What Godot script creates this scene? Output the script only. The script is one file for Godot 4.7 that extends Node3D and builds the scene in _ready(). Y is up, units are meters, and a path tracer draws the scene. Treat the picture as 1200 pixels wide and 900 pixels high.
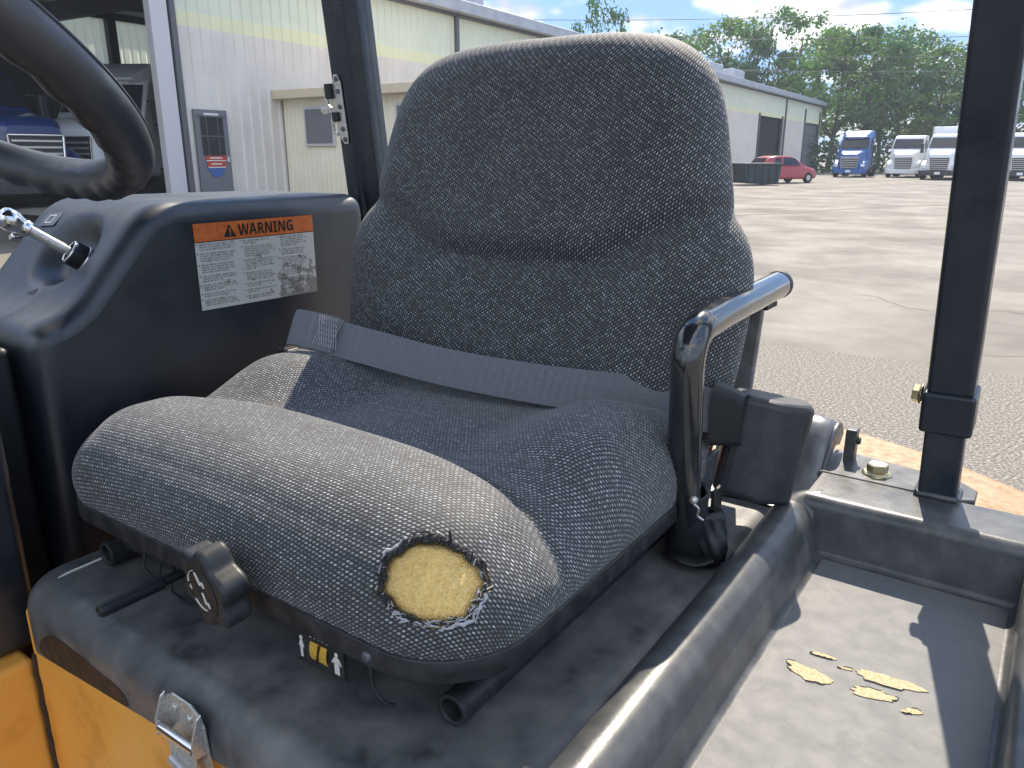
extends Node3D
# A worn seat in the operator's place of a yellow lift truck, parked in a yard in front of a metal truck workshop.
# The world's axes are those of the truck: +x the operator's left, +z to the front, y up; y = 0 is the yard.

const DECK := 1.22
var M := {}
var rng := RandomNumberGenerator.new()
var truck: Node3D

# ------------------------------------------------------------------ mesh helper
class MB:
	var v := PackedVector3Array()
	var n := PackedVector3Array()
	var uv := PackedVector2Array()
	var idx := PackedInt32Array()

	func tri(a: int, b: int, c: int):
		# clockwise seen from the side the normals point to
		var g := (v[b] - v[a]).cross(v[c] - v[a])
		if g.dot(n[a] + n[b] + n[c]) > 0.0:
			idx.append_array([a, c, b])
		else:
			idx.append_array([a, b, c])

	func face(pts: Array, nn: Vector3, uvs := []):
		var s := v.size()
		for i in pts.size():
			v.append(pts[i]); n.append(nn)
			uv.append(uvs[i] if uvs.size() else Vector2(pts[i].x + pts[i].z * .5, pts[i].y + pts[i].z * .5))
		for i in range(1, pts.size() - 1):
			tri(s, s + i, s + i + 1)

	func quad(a: Vector3, b: Vector3, c: Vector3, d: Vector3, out := Vector3.ZERO, uvs := []):
		var nn := (b - a).cross(d - a)
		if nn.length() < 1e-14: nn = (c - b).cross(d - b)
		nn = nn.normalized()
		if out != Vector3.ZERO and nn.dot(out) < 0.0: nn = -nn
		face([a, b, c, d], nn, uvs)

	# rows of points; smooth normals summed over the faces, turned outwards (away from «inside» or along «out»)
	func grid(rows: Array, closed := false, inside = null, out = null, uvs = null, skip = null):
		var R := rows.size()
		var K: int = rows[0].size()
		var s := v.size()
		var acc := PackedVector3Array()
		acc.resize(R * K)
		var mid := Vector3.ZERO
		for r in R:
			for k in K:
				v.append(rows[r][k]); mid += rows[r][k]
				uv.append(uvs[r][k] if uvs != null else Vector2(rows[r][k].x, rows[r][k].z))
		mid /= R * K
		if inside != null: mid = inside
		var sum := 0.0
		var kk := K if closed else K - 1
		for r in R - 1:
			for k in kk:
				var a := r * K + k
				var b := r * K + (k + 1) % K
				var c := a + K
				var d := b + K
				var g1 := (v[s + b] - v[s + a]).cross(v[s + c] - v[s + a])
				var g2 := (v[s + d] - v[s + b]).cross(v[s + c] - v[s + b])
				acc[a] += g1; acc[b] += g1 + g2; acc[c] += g1 + g2; acc[d] += g2
				var m := (v[s + a] + v[s + d]) * .5
				sum += (g1 + g2).dot(out if out != null else (m - mid))
		var sg := 1.0 if sum >= 0.0 else -1.0
		# join normals at doubled points (poles)
		for r in [0, R - 1]:
			if rows[r][0].distance_to(rows[r][K / 2]) < 1e-6 and rows[r][0].distance_to(rows[r][K / 4]) < 1e-6:
				var t := Vector3.ZERO
				for k in K: t += acc[r * K + k]
				for k in K: acc[r * K + k] = t
		for i in R * K:
			n.append((acc[i] * sg).normalized() if acc[i].length() > 1e-16 else Vector3.UP)
		for r in R - 1:
			for k in kk:
				var a := s + r * K + k
				var b := s + r * K + (k + 1) % K
				if skip != null and skip.call(r, k): continue
				if sg > 0:
					idx.append_array([a, a + K, b, b, a + K, b + K])
				else:
					idx.append_array([a, b, a + K, b, b + K, a + K])

	func fan(loop: Array, nn: Vector3):
		face(loop, nn)

	# box with rounded edges
	func rbox(c: Vector3, size: Vector3, r := .004, b := Basis(), k := 2):
		var h := size * .5
		r = minf(r, minf(h.x, minf(h.y, h.z)) * .999)
		for ax in 3:
			for sd in [-1.0, 1.0]:
				var u := (ax + 1) % 3
				var w := (ax + 2) % 3
				var gu := _line(h[u], r, k)
				var gw := _line(h[w], r, k)
				var s := v.size()
				for i in gu.size():
					for j in gw.size():
						var q := Vector3.ZERO
						q[ax] = sd * h[ax]; q[u] = gu[i]; q[w] = gw[j]
						var inn := q.clamp(-(h - Vector3.ONE * r), h - Vector3.ONE * r)
						var nn := (q - inn)
						nn = nn.normalized() if nn.length() > 1e-9 else Vector3.UP
						v.append(c + b * (inn + nn * r)); n.append((b * nn).normalized()); uv.append(Vector2(gu[i], gw[j]))
				var K := gw.size()
				for i in gu.size() - 1:
					for j in K - 1:
						var a := s + i * K + j
						tri(a, a + 1, a + K); tri(a + 1, a + K + 1, a + K)

	func _line(h: float, r: float, k: int) -> Array:
		var o := []
		for i in k: o.append(-h + r * (1.0 - tan(PI / 4 * (1.0 - float(i) / k))))
		o.append(-h + r)
		if h - r > 1e-6: o.append(h - r)
		for i in range(k - 1, -1, -1): o.append(h - r * (1.0 - tan(PI / 4 * (1.0 - float(i) / k))))
		return o

	func box(c: Vector3, size: Vector3, b := Basis()):
		var h := size * .5
		for ax in 3:
			for sd in [-1.0, 1.0]:
				var u := (ax + 1) % 3
				var w := (ax + 2) % 3
				var p := []
				for q in [[-1, -1], [1, -1], [1, 1], [-1, 1]]:
					var e := Vector3.ZERO
					e[ax] = sd * h[ax]; e[u] = q[0] * h[u]; e[w] = q[1] * h[w]
					p.append(c + b * e)
				var nn := Vector3.ZERO
				nn[ax] = sd
				face(p, b * nn, [Vector2(-h[u], -h[w]), Vector2(h[u], -h[w]), Vector2(h[u], h[w]), Vector2(-h[u], h[w])])

	func tube(path: Array, rad, seg := 14, caps := true, squash := 1.0):
		var rows := []
		var up := Vector3.UP
		var t0: Vector3 = (path[1] - path[0]).normalized()
		if absf(t0.dot(up)) > .9: up = Vector3.RIGHT
		var x := up.cross(t0).normalized()
		for i in path.size():
			var t: Vector3 = (path[mini(i + 1, path.size() - 1)] - path[maxi(i - 1, 0)]).normalized()
			x = (x - t * x.dot(t)).normalized()
			var y := t.cross(x)
			var r: float = rad[i] if rad is Array else rad
			var row := []
			for k in seg:
				var a := TAU * k / seg
				row.append(path[i] + (x * cos(a) + y * sin(a) * squash) * r)
			rows.append(row)
		var s := v.size()
		grid(rows, true)
		# turn outwards by the first ring
		var oo := 0.0
		for k in seg: oo += n[s + k].dot(v[s + k] - path[0])
		if oo < 0.0:
			for i in range(s, v.size()): n[i] = -n[i]
			_reflip(s)
		if caps:
			fan(rows[0], -t0)
			fan(rows[-1], (path[-1] - path[-2]).normalized())

	func _reflip(s: int):
		for i in range(0, idx.size(), 3):
			if idx[i] >= s:
				var t := idx[i + 1]
				idx[i + 1] = idx[i + 2]; idx[i + 2] = t

	# profile of (radius, height) points turned about the basis' y axis
	func lathe(prof: Array, at: Vector3, b := Basis(), seg := 24, lobes = null):
		var rows := []
		for p in prof:
			var row := []
			for k in seg:
				var a := TAU * k / seg
				var r: float = p.x * (lobes.call(a, p) if lobes != null else 1.0)
				row.append(at + b * Vector3(cos(a) * r, p.y, sin(a) * r))
			rows.append(row)
		grid(rows, true)

	# polygon in the basis' xy plane drawn out along its z from z0 to z1, edges chamfered (k = 1) or rounded (k > 1)
	func prism(poly: PackedVector2Array, z0: float, z1: float, t := Transform3D(), bev := 0.0, k := 1, smooth := false):
		var K := poly.size()
		var ar := 0.0
		for i in K: ar += poly[i].cross(poly[(i + 1) % K])
		if ar < 0.0:
			poly = poly.duplicate(); poly.reverse()
		var off := PackedVector2Array()
		for i in K:
			var e1 := (poly[i] - poly[(i + K - 1) % K]).normalized()
			var e2 := (poly[(i + 1) % K] - poly[i]).normalized()
			var n1 := Vector2(e1.y, -e1.x); var n2 := Vector2(e2.y, -e2.x)
			var m := (n1 + n2)
			m = m.normalized() / maxf(.6, m.normalized().dot(n1)) if m.length() > 1e-6 else n1
			off.append(m)
		var rows := []
		var levels := []
		if bev > 0.0:
			for i in k + 1:
				var a := PI / 2 * i / k
				levels.append([bev * (1.0 - sin(a)), z0 + bev * (1.0 - cos(a))])
			for i in k + 1:
				var a := PI / 2 * (1.0 - float(i) / k)
				levels.append([bev * (1.0 - sin(a)), z1 - bev * (1.0 - cos(a))])
		else:
			levels = [[0.0, z0], [0.0, z1]]
		for l in levels:
			var row := []
			for i in K:
				var p: Vector2 = poly[i] - off[i] * float(l[0])
				row.append(t * Vector3(p.x, p.y, l[1]))
			rows.append(row)
		if smooth:
			grid(rows, true)
		else:
			for r in rows.size() - 1:
				for i in K:
					var j := (i + 1) % K
					var mo := off[i] + off[j]
					quad(rows[r][i], rows[r][j], rows[r + 1][j], rows[r + 1][i], t.basis * Vector3(mo.x, mo.y, 0.4 * (1.0 if r >= rows.size() / 2 else -1.0)))
		var inner := PackedVector2Array()
		for i in K: inner.append(poly[i] - off[i] * bev)
		var tr := Geometry2D.triangulate_polygon(inner)
		for sd in [[z1, 1.0], [z0, -1.0]]:
			var s := v.size()
			for p in inner:
				v.append(t * Vector3(p.x, p.y, sd[0])); n.append((t.basis * Vector3(0, 0, sd[1])).normalized()); uv.append(p)
			for i in range(0, tr.size(), 3):
				tri(s + tr[i], s + tr[i + 1], s + tr[i + 2])

	func mesh() -> ArrayMesh:
		var a := []
		a.resize(Mesh.ARRAY_MAX)
		a[Mesh.ARRAY_VERTEX] = v; a[Mesh.ARRAY_NORMAL] = n; a[Mesh.ARRAY_TEX_UV] = uv; a[Mesh.ARRAY_INDEX] = idx
		var m := ArrayMesh.new()
		m.add_surface_from_arrays(Mesh.PRIMITIVE_TRIANGLES, a)
		return m

# ------------------------------------------------------------------ scene helpers
func thing(called: String, label: String, category: String, at := Vector3.ZERO, group := "", turn := 0.0) -> Node3D:
	var o := Node3D.new()
	o.name = called
	o.position = at
	o.rotation.y = turn
	add_child(o, true)
	tag(o, label, category, group)
	return o

func tag(o: Node, label := "", category := "", group := "", kind := ""):
	if label: o.set_meta("label", label)
	if category: o.set_meta("category", category)
	if group: o.set_meta("group", group)
	if kind: o.set_meta("kind", kind)

func part(parent: Node, called: String, mb, mat: Material, label := "") -> MeshInstance3D:
	var o := MeshInstance3D.new()
	o.name = called
	o.mesh = mb.mesh() if mb is MB else mb
	o.material_override = mat
	parent.add_child(o, true)
	if label: o.set_meta("label", label)
	return o

func ridge(path: Array, closed := false, per := 8) -> Array:
	# Catmull-Rom through the points
	var o := []
	var K := path.size()
	for i in (K if closed else K - 1):
		var a = path[(i - 1 + K) % K] if closed else path[maxi(i - 1, 0)]
		var b = path[i]
		var c = path[(i + 1) % K]
		var d = path[(i + 2) % K] if closed else path[mini(i + 2, K - 1)]
		for s in per:
			var t := float(s) / per
			o.append(.5 * (2.0 * b + (c - a) * t + (2.0 * a - 5.0 * b + 4.0 * c - d) * t * t + (3.0 * b - a - 3.0 * c + d) * t * t * t))
	if not closed: o.append(path[-1])
	return o

func bent(points: Array, r: float, per := 6) -> Array:
	# a path with its corners rounded by arcs of about radius r
	var o := [points[0]]
	for i in range(1, points.size() - 1):
		var p: Vector3 = points[i]
		var a: Vector3 = (points[i - 1] - p).normalized()
		var b: Vector3 = (points[i + 1] - p).normalized()
		for s in per + 1:
			var t := float(s) / per
			var q1 := p + a * r * (1.0 - t)
			var q2 := p + b * r * t
			o.append(q1.lerp(q2, t))
	o.append(points[-1])
	return o

func rrect(w: float, h: float, r: float, k := 5) -> PackedVector2Array:
	var o := PackedVector2Array()
	for q in [[1, 1, 0.0], [-1, 1, PI / 2], [-1, -1, PI], [1, -1, PI * 1.5]]:
		for i in k + 1:
			var a: float = q[2] + PI / 2 * i / k
			o.append(Vector2(q[0] * (w / 2 - r) + cos(a) * r, q[1] * (h / 2 - r) + sin(a) * r))
	return o

func noise(freq: float, octaves := 4, sd := 1, kind := FastNoiseLite.TYPE_SIMPLEX_SMOOTH) -> FastNoiseLite:
	var f := FastNoiseLite.new()
	f.noise_type = kind
	f.frequency = freq
	f.fractal_octaves = octaves
	f.fractal_gain = .58
	f.seed = sd
	return f

func noise_tex(freq: float, stops: Array, sd := 1, octaves := 5, size := 512, kind := FastNoiseLite.TYPE_SIMPLEX_SMOOTH) -> NoiseTexture2D:
	var t := NoiseTexture2D.new()
	t.width = size; t.height = size; t.seamless = true; t.seamless_blend_skirt = .15
	t.noise = noise(freq, octaves, sd, kind)
	var g := Gradient.new()
	g.offsets = PackedFloat32Array(); g.colors = PackedColorArray()
	var off := PackedFloat32Array()
	var cols := PackedColorArray()
	for s in stops:
		off.append(s[0]); cols.append(s[1].linear_to_srgb() if s.size() < 3 else s[1])
	g.offsets = off; g.colors = cols
	t.color_ramp = g
	return t

func grey(x: float) -> Color:
	return Color(x, x, x)

func mat(lin: Color, rough := .6, metal := 0.0) -> StandardMaterial3D:
	var m := StandardMaterial3D.new()
	m.albedo_color = lin.linear_to_srgb()
	m.roughness = rough
	m.metallic = metal
	return m

# a material whose colour and gloss vary with noise, laid by three planes at «scale» repeats per metre
func varied(freq: float, stops: Array, scale: float, rough: Array, metal := 0.0, bump := 0.0, sd := 1, bfreq := 0.05) -> StandardMaterial3D:
	var m := StandardMaterial3D.new()
	m.albedo_texture = noise_tex(freq, stops, sd)
	m.uv1_triplanar = true
	m.uv1_world_triplanar = true
	m.uv1_scale = Vector3.ONE * scale
	m.roughness = 1.0
	m.roughness_texture = noise_tex(freq * 1.7, [[0.25, grey(rough[0]), 1], [0.75, grey(rough[1]), 1]], sd + 7)
	m.metallic = metal
	if bump > 0.0:
		m.heightmap_enabled = true
		m.heightmap_scale = bump
		m.heightmap_texture = noise_tex(bfreq, [[0.2, grey(0), 1], [0.8, grey(1), 1]], sd + 3)
	return m

func paint(lin: Color, rough := .35) -> StandardMaterial3D:
	var m := mat(lin, rough)
	m.clearcoat_enabled = true
	m.clearcoat = .6
	m.clearcoat_roughness = .12
	return m

func _ready():
	rng.seed = 20
	view()
	materials()
	yard()
	workshop()
	trees()
	vehicles()
	wires()
	lift_truck()

# ------------------------------------------------------------------ camera, sky, sun
func view():
	var cam := Camera3D.new()
	cam.name = "camera"
	cam.position = Vector3(.511, 1.60, .588)
	cam.rotation = Vector3(deg_to_rad(-16.6), deg_to_rad(35.0), 0)
	cam.fov = rad_to_deg(2.0 * atan(450.0 / 900.0))
	cam.near = .03
	cam.far = 3000.0
	cam.current = true
	add_child(cam)
	var sun := DirectionalLight3D.new()
	sun.name = "sun"
	sun.light_energy = 1.45
	sun.light_color = Color(1.0, .95, .87)
	sun.light_angular_distance = .55
	sun.shadow_enabled = true
	var el := deg_to_rad(46.5)
	var az := deg_to_rad(-16.0)          # from the rear (-z) towards +x
	var to := Vector3(sin(az) * cos(el), sin(el), -cos(az) * cos(el))
	sun.transform = Transform3D(Basis.looking_at(-to, Vector3.UP), Vector3(0, 30, 0))
	add_child(sun)
	var e := Environment.new()
	e.background_mode = Environment.BG_SKY
	e.tonemap_mode = Environment.TONE_MAPPER_LINEAR
	e.tonemap_exposure = 1.7
	e.sdfgi_enabled = true
	e.ssao_enabled = true
	e.ssil_enabled = true
	var sky := Sky.new()
	var sm := PanoramaSkyMaterial.new()
	sm.panorama = sky_picture(to)
	sky.sky_material = sm
	e.sky = sky
	e.background_energy_multiplier = 1.42
	e.fog_enabled = true
	e.fog_density = .0011
	e.fog_light_color = Color(.86, .89, .94)
	var w := WorldEnvironment.new()
	w.name = "world"
	w.environment = e
	add_child(w)

func sky_picture(to: Vector3) -> ImageTexture:
	var W := 1536
	var H := 768
	var im := Image.create(W, H, false, Image.FORMAT_RGBF)
	var big := noise(1.0, 6, 11)
	var wisp := noise(1.0, 5, 5)
	for y in H:
		var el := PI * (.5 - (y + .5) / H)
		for x in W:
			var az := TAU * (x + .5) / W
			var d := Vector3(sin(az) * cos(el), sin(el), -cos(az) * cos(el))
			d.x = -sin(az) * cos(el); d.z = cos(az) * cos(el)
			var up := maxf(d.y, 0.0)
			var c := Color(.27, .40, .57).lerp(Color(.09, .22, .50), pow(up, .42))
			var glow := maxf(d.dot(to), 0.0)
			c += Color(.55, .53, .48) * pow(glow, 10.0) + Color(.07, .075, .08) * pow(glow, 2.5)
			if d.y > -.02:
				var q := d / (up + .16)
				var p := Vector3(q.x, 0, q.z) * 1.0
				var f := big.get_noise_3d(p.x * 1.25 + 3.0, up * 2.2, p.z * 1.25)
				var g := big.get_noise_3d(p.x * 1.25 + 3.0 - to.x * .09, up * 2.2 + .09, p.z * 1.25 - to.z * .09)
				var cov := smoothstep(-.04, .16, f + .10 * wisp.get_noise_3d(p.x * 6.0, up * 9.0, p.z * 6.0))
				var shade := clampf(.55 + (f - g) * 3.4, .0, 1.0)
				var cl := Color(.33, .35, .40).lerp(Color(.84, .82, .79), shade) * (1.0 + .55 * pow(glow, 6.0))
				c = c.lerp(cl, cov * .93)
			else:
				c = Color(.30, .29, .27)
			im.set_pixel(x, y, c)
	return ImageTexture.create_from_image(im)

# ------------------------------------------------------------------ materials
func stitches(shift: float, sd: int, size := 768, cols := 32, rowsn := 48) -> Array:
	# woven upholstery: dark ground, pale flecks in rows; returns [colour, height]
	var im := Image.create(size, size, false, Image.FORMAT_RGB8)
	var hm := Image.create(size, size, false, Image.FORMAT_RGB8)
	var r := RandomNumberGenerator.new()
	r.seed = sd
	var amp := PackedFloat32Array()
	var jit := PackedFloat32Array()
	amp.resize(cols * rowsn); jit.resize(cols * rowsn)
	for i in cols * rowsn:
		amp[i] = .22 + .78 * pow(r.randf(), 1.7)
		jit[i] = r.randf_range(-.07, .07)
	var rowl := PackedFloat32Array()
	for i in rowsn: rowl.append(r.randf())
	var fine := noise(.35, 2, sd)
	for y in size:
		var fy := float(y) / size * rowsn
		var ry := int(fy)
		var vy := fy - ry - .5
		for x in size:
			var fx := float(x) / size * cols - shift * ry
			var cx := floori(fx)
			var vx := fx - cx - .5
			var k := ry * cols + posmod(cx, cols)
			var dx := vx + jit[k]
			var dy := vy + vx * .35
			var f := clampf(1.22 - (dx * dx * 6.5 + dy * dy * 11.0), 0.0, 1.0) * (.72 + .28 * rowl[ry])
			var g := .5 + .5 * fine.get_noise_2d(x * 1.0, y * 3.0)
			var lum := .016 + .022 * g + pow(f, 1.35) * (.02 + .74 * amp[k]) * (.40 + .9 * g)
			var c := Color(lum * .97, lum, lum * 1.045).linear_to_srgb()
			im.set_pixel(x, y, c)
			hm.set_pixel(x, y, grey(clampf(f * (.55 + .45 * amp[k]) * (.7 + .3 * g), 0, 1)))
	return [ImageTexture.create_from_image(im), ImageTexture.create_from_image(hm)]

func fabric(shift: float, sd: int, scale: float) -> StandardMaterial3D:
	var t := stitches(shift, sd)
	var m := StandardMaterial3D.new()
	m.albedo_texture = t[0]
	m.heightmap_enabled = true
	m.heightmap_texture = t[1]
	m.heightmap_scale = .07
	m.uv1_scale = Vector3(scale, scale, 1)
	m.roughness = .72
	m.metallic_specular = .55
	m.rim_enabled = true
	m.rim = .40
	m.rim_tint = .3
	# rubbed and soiled here and there
	m.detail_enabled = true
	m.detail_blend_mode = BaseMaterial3D.BLEND_MODE_MUL
	m.detail_albedo = noise_tex(.012, [[.2, grey(.78)], [.5, grey(.92)], [.8, grey(1.0)]], 90 + sd, 5)
	m.uv2_triplanar = true
	m.uv2_world_triplanar = true
	m.uv2_scale = Vector3.ONE * 2.1
	m.detail_uv_layer = BaseMaterial3D.DETAIL_UV_2
	return m

func materials():
	M.weave = fabric(.5, 3, 7.4)
	M.weave_back = fabric(.3125, 4, 7.0)
	M.foam = varied(.05, [[.2, Color(.80, .48, .13)], [.5, Color(.95, .63, .21)], [.8, Color(.97, .76, .36)]], 12.0, [.9, 1.0], 0.0, .18, 5, .11)
	M.thread = mat(Color(.03, .03, .032), .9)
	M.pale_thread = mat(Color(.42, .42, .43), .9)
	# moulded black plastic, dusty and scuffed
	M.plastic = varied(.010, [[.2, Color(.004, .009, .016)], [.6, Color(.007, .013, .022)], [.85, Color(.016, .021, .028)]], 1.3, [.34, .50], 0.0, .004, 8, .12)
	M.plastic.metallic_specular = .72
	M.dusty = varied(.012, [[.10, Color(.040, .043, .047)], [.30, Color(.088, .090, .092)], [.52, Color(.118, .118, .116)], [.72, Color(.150, .148, .142)], [.92, Color(.20, .195, .185)]], 2.3, [.38, .58], 0.0, .006, 21, .2)
	M.tray = varied(.030, [[.0, Color(.172, .176, .180)], [.5, Color(.188, .190, .191)], [1.0, Color(.212, .212, .209)]], 1.4, [.60, .68], 0.0, .008, 31, .2)
	scratched(M.tray, 1.7)
	M.rail = varied(.02, [[.1, Color(.045, .047, .050)], [.5, Color(.075, .077, .078)], [.9, Color(.135, .134, .130)]], 2.0, [.30, .38], 0.0, .006, 41, .2)
	M.black_paint = varied(.012, [[.3, Color(.009, .011, .014)], [.8, Color(.024, .026, .029)]], 2.0, [.16, .34], 0.0, .003, 51, .1)
	M.post = varied(.008, [[.3, Color(.014, .020, .030)], [.8, Color(.030, .036, .046)]], 2.0, [.22, .4], 0.0, .004, 52, .1)
	M.tube = varied(.01, [[.3, Color(.012, .013, .015)], [.8, Color(.03, .032, .034)]], 3.0, [.10, .24], 0.0, 0.0, 53)
	M.tube.clearcoat_enabled = true
	M.tube.clearcoat = 1.0
	M.tube.clearcoat_roughness = .06
	M.frame = varied(.02, [[.3, Color(.012, .013, .014)], [.8, Color(.035, .035, .034)]], 4.0, [.45, .7], 0.0, .004, 54, .2)
	M.rubber = mat(Color(.010, .011, .013), .5)
	M.knob = varied(.03, [[.3, Color(.020, .021, .023)], [.8, Color(.036, .037, .038)]], 6.0, [.42, .6], 0.0, .003, 55, .3)
	M.housing = varied(.02, [[.3, Color(.026, .028, .031)], [.8, Color(.045, .046, .048)]], 4.0, [.40, .52], 0.0, .002, 56, .3)
	M.webbing = webbing()
	M.yellow = varied(.006, [[.15, Color(.74, .33, .05)], [.4, Color(.94, .44, .07)], [.85, Color(.96, .49, .10)]], 2.0, [.42, .62], 0.0, .003, 61, .2)
	M.counter = varied(.02, [[.2, Color(.24, .135, .055)], [.5, Color(.30, .185, .085)], [.85, Color(.34, .23, .125)]], 3.0, [.5, .7], 0.0, .01, 62, .2)
	M.rust_and_reflection = varied(.02, [[.3, Color(.030, .019, .013)], [.8, Color(.055, .032, .02)]], 3.0, [.5, .7], 0.0, .003, 63, .2)  # brown of the weld seam, and of the reflection painted on the skirt
	M.steel = varied(.03, [[.2, Color(.50, .49, .46)], [.8, Color(.66, .65, .62)]], 8.0, [.26, .38], .65, .003, 64, .3)
	M.chrome = mat(Color(.72, .71, .70), .12, 1.0)
	M.zinc = varied(.03, [[.2, Color(.36, .30, .17)], [.8, Color(.64, .56, .36)]], 9.0, [.25, .4], .85, 0.0, 65)
	M.grey_metal = varied(.02, [[.3, Color(.10, .105, .115)], [.8, Color(.17, .175, .18)]], 3.0, [.28, .42], .35, .003, 66, .2)
	M.white_print = mat(Color(.72, .70, .64), .6)
	M.amber = varied(.05, [[.3, Color(.55, .30, .03)], [.8, Color(.75, .48, .08)]], 10.0, [.4, .6], 0.0, 0.0, 67)
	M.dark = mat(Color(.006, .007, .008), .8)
	M.red = mat(Color(.50, .05, .03), .35)
	M.orange = varied(.02, [[.25, Color(.55, .13, .025)], [.7, Color(.68, .17, .035)]], 6.0, [.4, .55], 0.0, 0.0, 68)
	M.chip = varied(.04, [[.2, Color(.36, .28, .14)], [.5, Color(.47, .39, .23)], [.85, Color(.54, .48, .32)]], 12.0, [.7, .9], 0.0, .01, 69, .3)
	M.wheel_rim = varied(.012, [[.3, Color(.014, .018, .025)], [.8, Color(.030, .034, .040)]], 5.0, [.36, .50], 0.0, .003, 70, .35)
	M.wheel_rim.metallic_specular = .9
	M.worn = varied(.05, [[.3, Color(.06, .05, .038)], [.8, Color(.17, .135, .09)]], 9.0, [.6, .8], 0.0, .006, 71, .3)
	# the yard and what stands round it
	M.concrete = varied(.006, [[.1, Color(.146, .131, .110)], [.4, Color(.170, .154, .130)], [.62, Color(.183, .166, .141)], [.9, Color(.208, .190, .163)]], .075, [.75, .95], 0.0, 0.0, 81)
	M.concrete.detail_enabled = true
	M.concrete.detail_blend_mode = BaseMaterial3D.BLEND_MODE_MUL
	M.concrete.detail_albedo = noise_tex(.016, [[.2, grey(.82)], [.5, grey(.94)], [.8, grey(1.0)]], 82, 7)
	M.concrete.uv2_triplanar = true
	M.concrete.uv2_world_triplanar = true
	M.concrete.uv2_scale = Vector3.ONE * .21
	M.concrete.detail_uv_layer = BaseMaterial3D.DETAIL_UV_2
	M.asphalt = varied(.085, [[.15, Color(.070, .061, .050)], [.42, Color(.145, .129, .107)], [.6, Color(.205, .184, .155)], [.8, Color(.37, .345, .30)]], .9, [.8, .95], 0.0, .3, 83, .11)
	M.tar = mat(Color(.17, .155, .135), .9)
	M.wall_low = varied(.004, [[.2, Color(.66, .61, .55)], [.8, Color(.73, .68, .615)]], .3, [.45, .6], 0.0, 0.0, 91)
	M.wall_band = varied(.004, [[.2, Color(.72, .72, .47)], [.8, Color(.77, .76, .52)]], .3, [.45, .6], 0.0, 0.0, 92)
	M.wall_high = varied(.004, [[.2, Color(.66, .69, .55)], [.8, Color(.72, .75, .61)]], .3, [.45, .6], 0.0, 0.0, 93)
	M.trim = mat(Color(.56, .55, .56), .5)
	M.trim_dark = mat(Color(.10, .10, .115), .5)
	M.roof = varied(.01, [[.2, Color(.36, .38, .42)], [.8, Color(.46, .48, .52)]], .2, [.35, .5], 0.0, 0.0, 94)
	M.annex = varied(.006, [[.2, Color(.80, .74, .57)], [.8, Color(.85, .80, .63)]], .4, [.6, .75], 0.0, 0.0, 95)
	M.annex_trim = mat(Color(.62, .53, .38), .6)
	M.door_grey = mat(Color(.16, .165, .18), .5)
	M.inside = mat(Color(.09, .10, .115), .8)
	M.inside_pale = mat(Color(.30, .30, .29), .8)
	M.beam = mat(Color(.045, .040, .048), .6)
	M.skylight = mat(Color(.80, .82, .74), .6)
	M.skylight.backlight_enabled = true
	M.skylight.backlight = Color(.9, .92, .84)
	M.glass = mat(Color(.015, .02, .026), .06)
	M.pane = StandardMaterial3D.new()
	M.pane.albedo_color = Color(.5, .58, .62, .35)
	M.pane.transparency = BaseMaterial3D.TRANSPARENCY_ALPHA
	M.pane.roughness = .05
	M.tyre = mat(Color(.018, .018, .018), .85)
	M.white_paint = paint(Color(.74, .75, .76))
	M.blue_paint = paint(Color(.020, .105, .34))
	M.navy_paint = paint(Color(.006, .030, .13))
	M.red_paint = paint(Color(.34, .016, .030))
	M.box_white = mat(Color(.78, .79, .80), .5)
	M.bumper_dark = mat(Color(.03, .03, .034), .5)
	M.lamp = mat(Color(.75, .77, .80), .15)
	M.bin = mat(Color(.020, .032, .038), .6)
	M.bark = varied(.03, [[.2, Color(.06, .045, .035)], [.8, Color(.14, .11, .085)]], 1.5, [.85, .95], 0.0, 1.0, 96, .1)
	for i in 3:
		var l := mat([Color(.050, .100, .024), Color(.070, .125, .030), Color(.040, .085, .028)][i], .7)
		l.backlight_enabled = true
		l.backlight = [Color(.22, .40, .07), Color(.30, .46, .09), Color(.16, .34, .07)][i]
		M["leaf%d" % i] = l

func scratched(m: StandardMaterial3D, scale: float):
	# fine scuffs and scratches over a worn plastic, mostly in one direction
	var r := RandomNumberGenerator.new()
	r.seed = 44
	var S := 1024
	var im := Image.create(S, S, false, Image.FORMAT_RGB8)
	im.fill(grey(.88))
	for i in 2600:
		var x := r.randf() * S
		var y := r.randf() * S
		var a := r.randfn(.42, .35)
		var n := int(absf(r.randfn(24, 26))) + 4
		var v := r.randf_range(.80, 1.0) if r.randf() < .72 else r.randf_range(.66, .82)
		var k := r.randf_range(.25, .7)
		for t in n:
			var px := posmod(int(x), S)
			var py := posmod(int(y), S)
			im.set_pixel(px, py, im.get_pixel(px, py).lerp(grey(v), k))
			x += cos(a); y += sin(a)
			a += r.randf_range(-.02, .02)
	m.detail_enabled = true
	m.detail_blend_mode = BaseMaterial3D.BLEND_MODE_MUL
	m.detail_albedo = ImageTexture.create_from_image(im)
	m.uv2_triplanar = true
	m.uv2_world_triplanar = true
	m.uv2_scale = Vector3.ONE * scale
	m.detail_uv_layer = BaseMaterial3D.DETAIL_UV_2

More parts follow.
